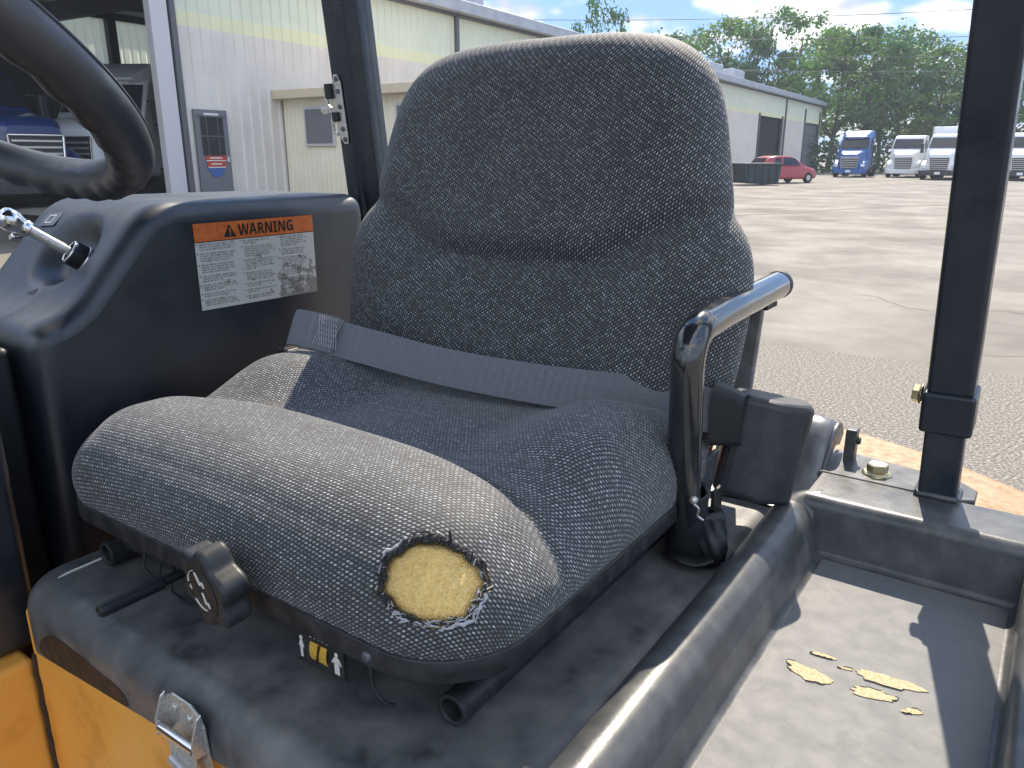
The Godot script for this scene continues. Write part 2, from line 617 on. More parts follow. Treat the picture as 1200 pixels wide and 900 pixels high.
func webbing() -> StandardMaterial3D:
	var im := Image.create(256, 256, false, Image.FORMAT_RGB8)
	var hm := Image.create(256, 256, false, Image.FORMAT_RGB8)
	var nz := noise(.02, 3, 9)
	for y in 256:
		for x in 256:
			var a := .5 + .5 * sin(TAU * (x / 8.0 + absf(fposmod(y / 32.0, 2.0) - 1.0) * 2.0))
			var w := .5 + .5 * nz.get_noise_2d(x, y)
			var l := .115 + .030 * a + .05 * w
			im.set_pixel(x, y, Color(l, l * 1.03, l * 1.1).linear_to_srgb())
			hm.set_pixel(x, y, grey(a))
	var m := StandardMaterial3D.new()
	m.albedo_texture = ImageTexture.create_from_image(im)
	m.heightmap_enabled = true
	m.heightmap_texture = ImageTexture.create_from_image(hm)
	m.heightmap_scale = .02
	m.roughness = .42
	m.uv1_scale = Vector3(25, 25, 1)
	return m

# ------------------------------------------------------------------ the lift truck
func lift_truck():
	truck = thing("lift_truck", "yellow and black lift truck with a worn grey tweed seat, console and tray", "lift truck")
	body()
	hood()
	console()
	cowl()
	tray()
	cushion()
	backrest()
	seat_base()
	seat_controls()
	belt_and_arm()
	rear_deck()
	guard_posts()
	steering()

# rounded plan outline, counter-clockwise seen from above, as Vector2(x, z)
func plan(x0: float, x1: float, z0: float, z1: float, r: float, k := 6) -> PackedVector2Array:
	var o := PackedVector2Array()
	for p in rrect(x1 - x0, z1 - z0, r, k):
		o.append(p + Vector2((x0 + x1) / 2, (z0 + z1) / 2))
	return o

func loop3(pl: PackedVector2Array, inset: float, y: float, c: Vector2) -> Array:
	var o := []
	var K := pl.size()
	for i in K:
		var e := (pl[(i + 1) % K] - pl[(i + K - 1) % K]).normalized()
		var nn := Vector2(e.y, -e.x)
		if nn.dot(pl[i] - c) < 0.0: nn = -nn
		var p := pl[i] - nn * inset
		o.append(Vector3(p.x, y, p.y))
	return o

func hood():
	# the engine cover under the seat: a long soft front edge, rounded corners, a skirt whose lower edge climbs to the right
	var mb := MB.new()
	var pl := plan(-.245, .31, -.34, .338, .045, 8)
	var fine := PackedVector2Array()
	for i in pl.size():
		var a := pl[i]; var b := pl[(i + 1) % pl.size()]
		var m := maxi(1, int(a.distance_to(b) / .02))
		for s in m: fine.append(a.lerp(b, float(s) / m))
	var c := Vector2(.03, 0)
	var rows := []
	for t in [0.0, .3, .6, .85]:
		var row := []
		for p in loop3(fine, .026, DECK, c):
			row.append(Vector3(lerpf(c.x, p.x, t), DECK, lerpf(c.y, p.z, t)))
		rows.append(row)
	for i in 9:
		var a := PI / 2 * i / 8
		rows.append(loop3(fine, .026 * (1.0 - sin(a)), DECK - .026 * (1.0 - cos(a)), c))
	for t in [.5, 1.0]:
		var row := []
		for p in loop3(fine, 0.0, 0.0, c):
			var yb := 1.153 + .088 * clampf(p.x + .217, -.02, .5)
			row.append(Vector3(p.x, lerpf(DECK - .026, yb, t), p.z))
		rows.append(row)
	mb.grid(rows, true)
	var o := part(truck, "engine_cover", mb, M.dusty, "dusty black engine cover under the seat with a soft rounded front edge")
	# a dried white line of paint across the corner
	mb = MB.new()
	var path := []
	for q in [Vector3(-.206, DECK, .262), Vector3(-.2055, DECK, .285), Vector3(-.2045, DECK, .302), Vector3(-.203, DECK - .003, .315), Vector3(-.2015, DECK - .010, .326)]: path.append(q)
	mb.tube(ridge(path, false, 5), .0014, 6)
	part(o, "paint_line", mb, M.white_print)
	# brownish reflection painted as a patch on the skirt, a hair proud of it
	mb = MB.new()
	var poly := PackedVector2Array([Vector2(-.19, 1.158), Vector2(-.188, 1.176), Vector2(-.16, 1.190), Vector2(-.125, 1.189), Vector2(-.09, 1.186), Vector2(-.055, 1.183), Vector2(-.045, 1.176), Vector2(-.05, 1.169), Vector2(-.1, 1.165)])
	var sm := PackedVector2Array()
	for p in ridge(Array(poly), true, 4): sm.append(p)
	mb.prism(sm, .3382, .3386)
	part(o, "painted_reflection", mb, M.rust_and_reflection)

func body():
	# what carries it all: side boxes, yellow front panel, counterweight, wheels
	var mb := MB.new()
	mb.rbox(Vector3(.02, .72, -.02), Vector3(.98, .66, .68), .02)
	part(truck, "chassis", mb, M.yellow)
	mb = MB.new()
	mb.rbox(Vector3(.02, 1.08, .30), Vector3(.545, .20, .052), .006)
	var front := part(truck, "front_panel", mb, M.yellow, "yellow painted panel below the front of the engine cover")
	mb = MB.new()
	var path := []
	for i in 14:
		path.append(Vector3(-.2465 + .0012 * sin(i * 2.1), .98 + .0115 * i, .327 + .0006 * cos(i * 1.7)))
	mb.tube(path, .0028, 7)
	part(front, "weld_seam", mb, M.rust_and_reflection)
	mb = MB.new()
	mb.rbox(Vector3(-.275, 1.045, .62), Vector3(.05, .155, .59), .008)
	part(truck, "side_panel", mb, M.yellow, "yellow painted side panel below the black cowl")
	mb = MB.new()
	mb.rbox(Vector3(.02, .42, .85), Vector3(.9, .05, 1.1), .01)
	part(truck, "floor_plate", mb, M.inside_pale)
	mb = MB.new()
	mb.rbox(Vector3(-.02, 1.12, 1.28), Vector3(1.1, .28, .14), .04)
	part(truck, "added_dashboard", mb, M.plastic)  # out of view; added to cut light and reflections on the front faces
	# counterweight: curved in plan
	var out := []
	for i in 25:
		var t := float(i) / 24
		var x := lerpf(-.62, .66, t)
		out.append(Vector2(x, -.76 + .24 * pow(absf((x - .02) / .62), 2.6)))
	var pl := PackedVector2Array([Vector2(.66, -.30), Vector2(-.62, -.30)])
	for p in out: pl.append(p)
	mb = MB.new()
	# polygon lies in xz: local x = x, local y = -z, drawn along y
	var flat := PackedVector2Array()
	for p in pl: flat.append(Vector2(p.x, -p.y))
	mb.prism(flat, .22, 1.165, Transform3D(Basis(Vector3(1, 0, 0), Vector3(0, 0, -1), Vector3(0, 1, 0)), Vector3.ZERO), .03, 4)
	part(truck, "counterweight", mb, M.counter, "sun-bleached orange counterweight behind the seat")
	for w in [[-.52, .95, .34, .22], [.56, .95, .34, .22], [-.50, -.42, .28, .18], [.54, -.42, .28, .18]]:
		mb = MB.new()
		var b := Basis(Vector3(0, 1, 0), Vector3(1, 0, 0), Vector3(0, 0, -1))
		var r: float = w[2]
		var h: float = w[3] / 2
		mb.lathe([Vector2(.01, h * .7), Vector2(r * .6, h * .7), Vector2(r * .62, h), Vector2(r * .93, h), Vector2(r, h * .7), Vector2(r, -h * .7), Vector2(r * .93, -h), Vector2(r * .62, -h), Vector2(.01, -h * .7)], Vector3(w[0], r, w[1]), b, 32)
		part(truck, "wheel", mb, M.tyre)

func console():
	# moulded side console: dense rows so that the dish of the lever can be pressed into its slope
	var prof := PackedVector2Array()
	var corners := [Vector3(-.24, 1.0, 0), Vector3(-.24, 1.546, 0), Vector3(.098, 1.549, 0), Vector3(.197, 1.440, 0), Vector3(.246, 1.427, 0), Vector3(.252, 1.0, 0)]
	var raw := [Vector3(-.24, 1.0, 0)]
	var radii := [.03, .035, .03, .022]
	for i in range(1, 5):
		var p: Vector3 = corners[i]
		var a: Vector3 = (corners[i - 1] - p)
		var b: Vector3 = (corners[i + 1] - p)
		var r: float = minf(radii[i - 1], minf(a.length(), b.length()) * .49)
		for s in 9:
			var t := s / 8.0
			raw.append((p + a.normalized() * r * (1.0 - t)).lerp(p + b.normalized() * r * t, t))
	raw.append(Vector3(.252, 1.0, 0))
	for i in raw.size() - 1:
		var m := maxi(1, int(raw[i].distance_to(raw[i + 1]) / .006))
		for s in m:
			var q: Vector3 = raw[i].lerp(raw[i + 1], float(s) / m)
			prof.append(Vector2(q.x, q.y))
	prof.append(Vector2(.252, 1.0))
	var K := prof.size()
	var nrm := []
	for i in K:
		var e := (prof[mini(i + 1, K - 1)] - prof[maxi(i - 1, 0)]).normalized()
		nrm.append(Vector2(-e.y, e.x))
	var x0 := -.568
	var x1 := -.33
	var r := .024
	var xs := []
	for i in 8: xs.append([x1 - r * (1.0 - cos(PI / 2 * i / 7.0)) if false else x1 - r * (1.0 - sin(PI / 2 * (1.0 - i / 7.0))), r * (1.0 - cos(PI / 2 * (1.0 - i / 7.0)))])
	for i in range(1, 48): xs.append([lerpf(x1 - r, x0 + r, i / 48.0), 0.0])
	for i in 8: xs.append([x0 + r * (1.0 - sin(PI / 2 * i / 7.0)), r * (1.0 - cos(PI / 2 * i / 7.0))])
	var rows := []
	for x in xs:
		var row := []
		for i in K:
			var q: Vector2 = prof[i] - nrm[i] * x[1]
			var p := Vector3(x[0], q.y, q.x)
			# dish round the lever
			var t: float = (q.x - .148) * .673 - (q.y - 1.494) * .740
			var e := sqrt(pow((p.x + .432) / .060, 2) + pow(t / .052, 2))
			if q.x > .05 and q.y > 1.40:
				var dp := .026 * smoothstep(1.05, .45, e)
				p -= Vector3(0, nrm[i].y, nrm[i].x) * dp
			row.append(p)
		rows.append(row)
	var mb := MB.new()
	mb.grid(rows)
	for sd in [[0, 1.0], [-1, -1.0]]:
		var pts: Array = rows[sd[0]]
		var pp := PackedVector2Array()
		for p in pts: pp.append(Vector2(p.z, p.y))
		var tr := Geometry2D.triangulate_polygon(pp)
		var s := mb.v.size()
		for p in pts:
			mb.v.append(p); mb.n.append(Vector3(sd[1], 0, 0)); mb.uv.append(Vector2(p.z, p.y))
		for i in range(0, tr.size(), 3): mb.tri(s + tr[i], s + tr[i + 1], s + tr[i + 2])
	part(truck, "console", mb, M.plastic, "black moulded plastic console beside the seat with a sloping front")
	# pull knob in the dish
	var nz := Vector3(0, .74, .673).normalized()
	var foot := Vector3(-.425, 1.485, .136)
	var ball := Vector3(-.440, 1.526, .190)
	var ax := (ball - foot).normalized()
	var b := Basis(ax.cross(Vector3.RIGHT).normalized().cross(ax).normalized(), ax, Vector3.ZERO)
	b.z = b.x.cross(b.y)
	mb = MB.new()
	mb.lathe([Vector2(.0150, -.012), Vector2(.0150, .010), Vector2(.0138, .0125), Vector2(.0105, .0125), Vector2(.0100, .006), Vector2(.0005, .005)], foot, b, 28)
	var collar := part(truck, "pull_knob", mb, M.rubber, "chrome ball knob on a rod in a black socket on the console slope")
	mb = MB.new()
	mb.lathe([Vector2(.0164, -.002), Vector2(.0166, 0), Vector2(.0153, .0016), Vector2(.0151, -.002)], foot - ax * .004, b, 28)
	mb.lathe([Vector2(.0141, .0118), Vector2(.0143, .0131), Vector2(.0125, .0137), Vector2(.0120, .0121)], foot, b, 28)
	part(collar, "trim_ring", mb, M.chrome)
	mb = MB.new()
	var L := foot.distance_to(ball)
	mb.lathe([Vector2(.0052, .004), Vector2(.0052, .018), Vector2(.0060, .020), Vector2(.0060, L - .008)], foot, b, 20)
	part(collar, "rod", mb, M.steel)
	mb = MB.new()
	mb.lathe([Vector2(.0088, L - .012), Vector2(.0096, L - .011), Vector2(.0096, L - .006), Vector2(.0088, L - .005), Vector2(.0098, L - .001), Vector2(.0120, L + .004), Vector2(.0126, L + .009), Vector2(.0118, L + .015), Vector2(.0090, L + .0195), Vector2(.004, L + .0215), Vector2(.0002, L + .022)], foot, b, 24)
	part(collar, "ball", mb, M.chrome)
	mb = MB.new()
	mb.rbox(foot + ax * (L - .004) + Vector3(-.010, -.0115, .004), Vector3(.012, .007, .012), .0025, Basis(Vector3(0, 0, 1), .4))
	part(collar, "release_tab", mb, M.chrome)
	# two small rubbed decals on the slope
	var t := Transform3D(Basis(Vector3(1, 0, 0), Vector3(0, .673, -.74), nz), Vector3.ZERO)
	var slope := func(x: float, z: float): return Vector3(x, 1.549 - (z - .098) * 1.101, z)
	var n := 0
	for d in [[-.512, .121, .034, .022, .1], [-.437, .188, .036, .020, -.15]]:
		mb = MB.new()
		var tt := Transform3D(t.basis * Basis(Vector3(0, 0, 1), d[4]), slope.call(d[0], d[1]) + nz * .0003)
		mb.prism(rrect(d[2], d[3], .002, 2), .0, .0004, tt)
		var dec := part(truck, "decal", mb, M.grey_metal, ["rubbed grey decal with a square mark beyond the pull knob", "rubbed grey decal with a dark arrow near the foot of the slope"][n])
		mb = MB.new()
		if n == 0:
			for q in [[0, .006, .014, .0016], [0, -.006, .014, .0016], [.007, 0, .0016, .0136], [-.007, 0, .0016, .0136]]:
				mb.prism(rrect(q[2], q[3], .0005, 1), .0005, .0008, tt * Transform3D(Basis(), Vector3(q[0], q[1], 0)))
		else:
			mb.prism(PackedVector2Array([Vector2(-.010, -.006), Vector2(.010, -.006), Vector2(.004, .006)]), .0005, .0008, tt)
		part(dec, "mark", mb, M.white_print if n == 0 else M.rubber)
		n += 1
	warning_label()

func warning_label():
	var x := -.3297
	var w := .182
	var at := Vector3(x, 0, .0475)
	var t := Transform3D(Basis(Vector3(0, 0, -1), Vector3(0, 1, 0), Vector3(1, 0, 0)), at)   # local x runs rearwards
	# paper, lettered with lines of small print
	var im := Image.create(768, 344, false, Image.FORMAT_RGB8)
	var r := RandomNumberGenerator.new()
	r.seed = 5
	var nz := noise(.012, 4, 31)
	var nf := noise(.08, 2, 32)
	for y in 344:
		for px in 768:
			var g := nz.get_noise_2d(px, y)
			var l := .58 + .05 * nf.get_noise_2d(px, y)
			var stain := smoothstep(.08, .42, g + .75 * smoothstep(360.0, 620.0, px) * smoothstep(60.0, 330.0, y) - .28)
			im.set_pixel(px, y, Color(l, l * 1.0, l * .93).lerp(Color(.15, .13, .11), stain * .75).linear_to_srgb())
	var ink := Color(.07, .07, .08)
	for colx in [[24, 236], [288, 480], [530, 712]]:
		var y := 10
		while y < 318:
			var lines := r.randi_range(2, 5)
			for px in 6:
				for dy in 6:
					im.set_pixel(colx[0] - 16 + px, y + dy, ink)
			for k in lines:
				if y > 322: break
				var xe: int = int(colx[1]) - (r.randi_range(0, 30) if k < lines - 1 else r.randi_range(20, 130))
				var px: int = colx[0]
				while px < xe:
					var wl := r.randi_range(3, 9)
					for c in wl:
						var shape := r.randi()
						for dy in 8:
							for dx in 4:
								if dx == 0 or (dy in [0, 7] and shape & 1) or (dy == 4 and shape & 2) or (dx == 3 and shape & 4):
									if px + dx < 766:
										var old := im.get_pixel(px + dx, y + dy)
										im.set_pixel(px + dx, y + dy, old.lerp(ink, r.randf_range(.7, 1.0)))
						px += 5
						if px > xe: break
					px += 5
				y += 12
			y += 9
	var m := StandardMaterial3D.new()
	m.albedo_texture = ImageTexture.create_from_image(im)
	m.roughness = .45
	var mb := MB.new()
	var top := 1.4995
	var bot := 1.4175
	var P := func(u: float, y: float, d := 0.0): return t * Vector3(u, y, d)
	mb.quad(P.call(0.0, bot, .0004), P.call(w, bot - .001, .0004), P.call(w, top, .0004), P.call(0.0, top, .0004), Vector3.RIGHT, [Vector2(0, 1), Vector2(1, 1), Vector2(1, 0), Vector2(0, 0)])
	var lab := part(truck, "warning_label", mb, m, "orange and white warning label stuck on the side of the console")
	mb = MB.new()
	mb.quad(P.call(0.0, top, .0006), P.call(w, top, .0006), P.call(w, 1.5215, .0006), P.call(0.0, 1.5215, .0006), Vector3.RIGHT)
	part(lab, "header", mb, M.orange)
	mb = MB.new()
	mb.quad(P.call(0.0, top - .0005, .0008), P.call(w, top - .0005, .0008), P.call(w, top + .0004, .0008), P.call(0.0, top + .0004, .0008), Vector3.RIGHT)
	part(lab, "rule", mb, M.rubber)
	var tm := TextMesh.new()
	var sf := SystemFont.new()
	sf.font_names = PackedStringArray(["Droid Sans"])
	sf.font_weight = 700
	tm.font = sf
	tm.text = "WARNING"
	tm.font_size = 64
	tm.pixel_size = .0165 / 47.0
	tm.depth = .0003
	var o := part(lab, "lettering", tm, M.rubber)
	var wide: float = tm.get_aabb().size.x
	var tall: float = tm.get_aabb().size.y
	o.transform = t * Transform3D(Basis.from_scale(Vector3(.086 / wide, .0142 / tall, 1.0)), Vector3(.1055, 1.5107, .0009) - Vector3(0, (tm.get_aabb().position.y + tall / 2) * .0142 / tall, 0))
	mb = MB.new()
	mb.prism(PackedVector2Array([Vector2(.0405, 1.5030), Vector2(.0585, 1.5030), Vector2(.0495, 1.5185)]), .0007, .0010, t)
	var tri := part(lab, "alert_triangle", mb, M.rubber)
	mb = MB.new()
	mb.prism(PackedVector2Array([Vector2(.0491, 1.5075), Vector2(.0509, 1.5075), Vector2(.0514, 1.5140), Vector2(.0486, 1.5140)]), .0011, .0013, t)
	mb.prism(rrect(.0018, .0018, .0008, 2), .0011, .0013, Transform3D(t.basis, t * Vector3(.05, 1.5056, 0)))
	part(tri, "exclamation_mark", mb, M.orange)

func cowl():
	# front cowl left of the engine cover, seen at the picture's edge
	var mb := MB.new()
	mb.rbox(Vector3(-.455, 1.265, .58), Vector3(.37, .285, .55), .012, Basis(), 3)
	part(truck, "cowl", mb, M.plastic, "black plastic cowl in front of the console")
	mb = MB.new()
	mb.rbox(Vector3(-.49, 1.21, .279), Vector3(.27, .40, .05), .008)  # added dark filler, stands in for shade in the groove by the console
	part(truck, "added_gap_filler", mb, M.rubber)

func tray():
	# moulded tray to the left of the seat: a fat rounded rail, steep walls, a scuffed floor
	var mb := MB.new()
	var prof := [Vector2(.3065, 1.10), Vector2(.3065, 1.228)]
	for i in 13:
		var a := PI - PI * i / 12
		prof.append(Vector2(.3290 + cos(a) * .0225, 1.2295 + sin(a) * .0225))
	prof.append_array([Vector2(.3540, 1.2230), Vector2(.3590, 1.2120)])
	for i in 6:
		var a := PI / 2 * i / 5
		prof.append(Vector2(.3672 - cos(a) * .006, 1.2055 - sin(a) * .006 + .0005))
	var zs := []
	for i in 34: zs.append(lerpf(.62, -.186, i / 33.0))
	var rows := []
	for z in zs:
		var row := []
		for p in prof:
			row.append(Vector3(p.x, p.y, z))
		rows.append(row)
	# the rail's rear end turns into the cross rail
	mb.grid(rows)
	var rail := part(truck, "tray_rail", mb, M.rail, "rounded black rail between the engine cover and the tray, rubbed pale on top")
	mb = MB.new()
	var fl := []
	for i in 12:
		var row := []
		for j in 6:
			row.append(Vector3(lerpf(.3660, .5315, j / 5.0), 1.2, lerpf(.62, -.178, i / 11.0)))
		fl.append(row)
	mb.grid(fl, false, null, Vector3.UP)
	var floor_ := part(truck, "tray_floor", mb, M.tray, "scuffed grey floor of the tray with torn cream patches")
	# far wall, near wall
	mb = MB.new()
	var pr2 := []
	for i in 6:
		var a := PI / 2 * i / 5
		pr2.append(Vector2(-.178 - sin(a) * .006, 1.2065 - cos(a) * .006))
	pr2.append(Vector2(-.1885, 1.245))
	for i in 9:
		var a := PI / 2 * i / 8
		pr2.append(Vector2(-.1885 - .012 * (1.0 - cos(a)), 1.248 + .012 * sin(a)))
	pr2.append(Vector2(-.262, 1.2602))
	pr2.append(Vector2(-.268, 1.257))
	pr2.append(Vector2(-.269, 1.10))
	rows = []
	for i in 16:
		var x := lerpf(.340, .75, i / 15.0)
		var row := []
		for p in pr2: row.append(Vector3(x, p.y, p.x))
		rows.append(row)
	mb.grid(rows)
	# end towards the seat
	var e := PackedVector2Array()
	part(truck, "tray_end", mb, M.rail, "black ledge across the rear end of the tray")
	mb = MB.new()
	var pr3 := []
	for i in 6:
		var a := PI / 2 * i / 5
		pr3.append(Vector2(.5305 + sin(a) * .006, 1.2065 - cos(a) * .006))
	for i in 11:
		var a := PI - PI * i / 10
		pr3.append(Vector2(.5515 + cos(a) * .0145, 1.236 + sin(a) * .0145))
	pr3.append(Vector2(.5665, 1.10))
	rows = []
	for i in 24:
		var z := lerpf(.62, -.19, i / 23.0)
		var row := []
		for p in pr3: row.append(Vector3(p.x, p.y, z))
		rows.append(row)
	mb.grid(rows)
	part(truck, "tray_side", mb, M.rail, "narrow black rim along the outer side of the tray")
	# the rail's rounded rear corner
	mb = MB.new()
	rows = []
	for i in 11:
		var a := PI / 2 * i / 10
		var row := []
		for k in 13:
			var b := PI - PI * k / 12
			var rad := .027 * cos(b) * -1.0
			# sweep of the rail's half round about the corner's upright axis
			var d := .3335 - .027 * cos(b) * -1.0
			row.append(Vector3(.3515 - (.0225 + .0225 * -cos(b)) * cos(a), 1.2295 + .0225 * sin(b) + .009 * sin(b) * sin(a), -.186 - (.0225 + .0225 * -cos(b)) * sin(a) * .9))
		rows.append(row)
	mb.grid(rows)
	part(rail, "rail_corner", mb, M.rail)
	var n := 0
	for c in [[.4045, .020, .0175, .0085, -.20], [.459, -.006, .0245, .0075, .12], [.4525, .0175, .0160, .0062, .22], [.409, -.010, .010, .0028, .1], [.480, .022, .008, .003, .5], [.428, -.003, .006, .0016, .2]]:
		mb = MB.new()
		var poly := PackedVector2Array()
		for k in 26:
			var a := TAU * k / 26
			var rr := 1.0 + rng.randf_range(-.16, .16) + .12 * sin(3 * a + n)
			poly.append(Vector2(cos(a) * c[2] * rr, sin(a) * c[3] * rr))
		mb.prism(poly, .0, .0005, Transform3D(Basis(Vector3.UP, c[4]) * Basis(Vector3(1, 0, 0), Vector3(0, 0, -1), Vector3(0, 1, 0)), Vector3(c[0], 1.2002, c[1])), .0001)
		part(floor_, "torn_patch", mb, M.chip)
		# curled dark skin at the patch's edge
		mb = MB.new()
		for k in 3:
			var i0 := rng.randi_range(0, 25)
			var path := []
			for s in 5:
				var q: Vector2 = poly[(i0 + s) % 26]
				path.append(Basis(Vector3.UP, c[4]) * Vector3(q.x * 1.02, .0008, -q.y * 1.02) + Vector3(c[0], 1.2002, c[1]))
			mb.tube(path, .0003, 5)
		part(floor_, "curled_edge", mb, M.rubber)
		n += 1

# ------------------------------------------------------------------ seat
var cush_v := []          # vertices and normals near the tear
var hole_c := Vector3(.210, 1.325, .249)
var hole_u := Vector3()
var hole_w := Vector3()
var hole_n := Vector3()

func cushion_height(x: float, z: float) -> float:
	var seam := .118 + .75 * x * x
	var d := z - seam
	# rear: a hollow between two raised wings; front: one broad roll
	var ax := absf(x)
	var rear := 1.340 + .037 * smoothstep(.075, .185, ax) * lerpf(.12, 1.0, smoothstep(.0, -.12, d)) * lerpf(.18, 1.0, smoothstep(-.145, -.02, z)) - .010 * smoothstep(.0, -.16, z) * (1.0 - smoothstep(.1, .2, ax))
	var frnt := 1.370 - .08 * pow(maxf(d - .035, 0.0), 1.6) - .004 * pow(ax / .25, 4.0)
	var y := lerpf(rear, frnt, smoothstep(-.030, .034, d))
	# stitched seam
	y -= lerpf(.013, .009, smoothstep(.10, .22, ax)) * exp(-pow(d / .0080, 2.0))
	# soft creases that run out from the seam
	y -= .0022 * exp(-pow((d + .026 + .03 * sin(x * 9.0)) / .012, 2.0)) * smoothstep(.02, .12, ax)
	return y

func hole_radius(a: float) -> float:
	# an uneven outline with a corner at its upper right
	var deg := fposmod(rad_to_deg(a), 360.0)
	var at := [0.0, 25.0, 56.0, 85.0, 113.0, 150.0, 180.0, 205.0, 225.0, 260.0, 290.0, 320.0, 340.0, 360.0]
	var rr := [55.0, 62.0, 49.0, 43.0, 44.0, 50.0, 57.0, 56.0, 49.0, 42.0, 43.0, 50.0, 56.0, 55.0]
	for i in at.size() - 1:
		if deg <= at[i + 1]:
			var t: float = (deg - at[i]) / (at[i + 1] - at[i])
			return lerpf(rr[i], rr[i + 1], smoothstep(0.0, 1.0, t)) * .00064 * (1.0 + .022 * sin(9 * a) + .018 * sin(17 * a + 2.0) + .012 * sin(31 * a))
	return .035

func cushion():
	var x0 := -.259; var x1 := .259; var z0 := -.17; var z1 := .279
	var rad := .072
	var pl := plan(x0, x1, z0, z1, rad, 22)
	var fine := PackedVector2Array()
	for i in pl.size():
		var a := pl[i]; var b := pl[(i + 1) % pl.size()]
		var m := maxi(1, int(a.distance_to(b) / .0055))
		for s in m: fine.append(a.lerp(b, float(s) / m))
	var c := Vector2(0, .09)
	var K := fine.size()
	var R := 104
	var half := Vector2((x1 - x0) / 2, (z1 - z0) / 2)
	var mid := Vector2(0, (z0 + z1) / 2)
	var ybot := 1.284
	var rows := []
	var uvs := []
	var lens := PackedFloat32Array()
	lens.resize(K)
	for r in R + 1:
		var t := float(r) / R
		t = 1.0 - pow(1.0 - t, 2.1)
		var row := []
		var uvr := []
		for k in K:
			var p := c.lerp(fine[k], t)
			var q := (p - mid).abs() - half + Vector2(rad, rad)
			var e := -(Vector2(maxf(q.x, 0), maxf(q.y, 0)).length() + minf(maxf(q.x, q.y), 0.0) - rad)
			e = maxf(e, 0.0)
			var sidef := clampf((p.y - .05) / .12, 0.0, 1.0)
			var Rh := lerpf(.058, .086, sidef)
			var g := 1.0
			if e < Rh:
				var w := 1.0 - e / Rh
				g = pow(maxf(1.0 - pow(w, 2.8), 0.0), .50)
			var top := cushion_height(p.x, p.y)
			var y := lerpf(ybot, top, g)
			y += .0016 * sin(p.x * 31.0 + 1.0) * sin(p.y * 27.0) * g
			var v3 := Vector3(p.x, y, p.y)
			# slight belly over the rim
			if g < .75:
				var dir := (fine[k] - c).normalized()
				var bel := .007 * sin(PI * clampf(g / .75, 0, 1))
				v3.x += dir.x * bel; v3.z += dir.y * bel
			row.append(v3)
			if r > 0: lens[k] += v3.distance_to(rows[r - 1][k])
			var dir2 := (fine[k] - c).normalized()
			uvr.append(Vector2(dir2.x, dir2.y) * lens[k])
		rows.append(row)
		uvs.append(uvr)
	# tuck under
	var row := []
	var uvr := []
	for k in K:
		row.append(Vector3(lerpf(fine[k].x, 0, .06), ybot - .002, lerpf(fine[k].y, .06, .06)))
		uvr.append(uvs[-1][k] * 1.03)
	rows.append(row); uvs.append(uvr)
	# frame of the tear
	var best := 1e9
	var probe := MB.new()
	probe.grid(rows, true, Vector3(0, 1.25, .05))
	for i in probe.v.size():
		var d := probe.v[i].distance_to(hole_c)
		if d < best:
			best = d; hole_n = probe.n[i]
			hole_u = probe.v[i]
	hole_c = hole_u
	hole_u = Vector3(1, 0, -.12)
	hole_u = (hole_u - hole_n * hole_u.dot(hole_n)).normalized()
	hole_w = hole_n.cross(hole_u)
	if hole_w.y < 0: hole_w = -hole_w
	var inside := func(p: Vector3, grow: float) -> bool:
		var q := p - hole_c
		if q.length() > .08: return false
		var a := atan2(q.dot(hole_w), q.dot(hole_u))
		return Vector2(q.dot(hole_u), q.dot(hole_w)).length() < hole_radius(a) * grow
	for i in probe.v.size():
		if probe.v[i].distance_to(hole_c) < .075: cush_v.append([probe.v[i], probe.n[i]])
	var mb := MB.new()
	mb.grid(rows, true, Vector3(0, 1.25, .05), null, uvs, func(r, k): return inside.call((rows[r][k] + rows[r + 1][(k + 1) % K]) * .5, 1.0))
	var o := part(truck, "seat_cushion", mb, M.weave, "grey tweed seat cushion with a torn hole at its front corner")
	# the foam that shows through
	var fm := MB.new()
	var lump := noise(90.0, 3, 77)
	var lo := rows.size()
	var foam_rows := []
	for r in rows.size():
		var fr := []
		for k in K:
			var i := r * K + k
			var q: Vector3 = rows[r][k]
			if q.distance_to(hole_c) < .07:
				var e2 := Vector2((q - hole_c).dot(hole_u), (q - hole_c).dot(hole_w)).length() / hole_radius(atan2((q - hole_c).dot(hole_w), (q - hole_c).dot(hole_u)))
				q -= probe.n[i] * (.0012 + .0014 * lump.get_noise_3dv(q) + .0065 * smoothstep(.76, 1.1, e2))
			fr.append(q)
		foam_rows.append(fr)
	fm.grid(foam_rows, true, Vector3(0, 1.25, .05), null, null, func(r, k): return not inside.call((rows[r][k] + rows[r + 1][(k + 1) % K]) * .5, 1.28))
	part(o, "foam", fm, M.foam, "yellow foam showing through the tear")
	# frayed edge: a ragged roll of cloth and loose threads
	var onto := func(p: Vector3) -> Array:
		var bd := 1e9
		var bi := 0
		for i in cush_v.size():
			var d: float = cush_v[i][0].distance_squared_to(p)
			if d < bd: bd = d; bi = i
		var nn: Vector3 = cush_v[bi][1]
		return [p - nn * (p - cush_v[bi][0]).dot(nn), nn]
	var at := func(a: float, grow: float, lift: float) -> Vector3:
		var rr := hole_radius(a) * grow
		var q: Array = onto.call(hole_c + (hole_u * cos(a) + hole_w * sin(a)) * rr)
		return q[0] + q[1] * lift
	mb = MB.new()
	var pale := MB.new()
	var path := []
	var rads := []
	for i in 121:
		var a := TAU * i / 120
		path.append(at.call(a, 1.03 + .035 * sin(i * 1.9) + rng.randf_range(-.02, .02), rng.randf_range(-.0012, .0012)))
		rads.append(.0005 + .0019 * pow(.5 + .5 * sin(a - .5), 1.5) + rng.randf_range(-.0002, .0007))
	mb.tube(path, rads, 7, false)
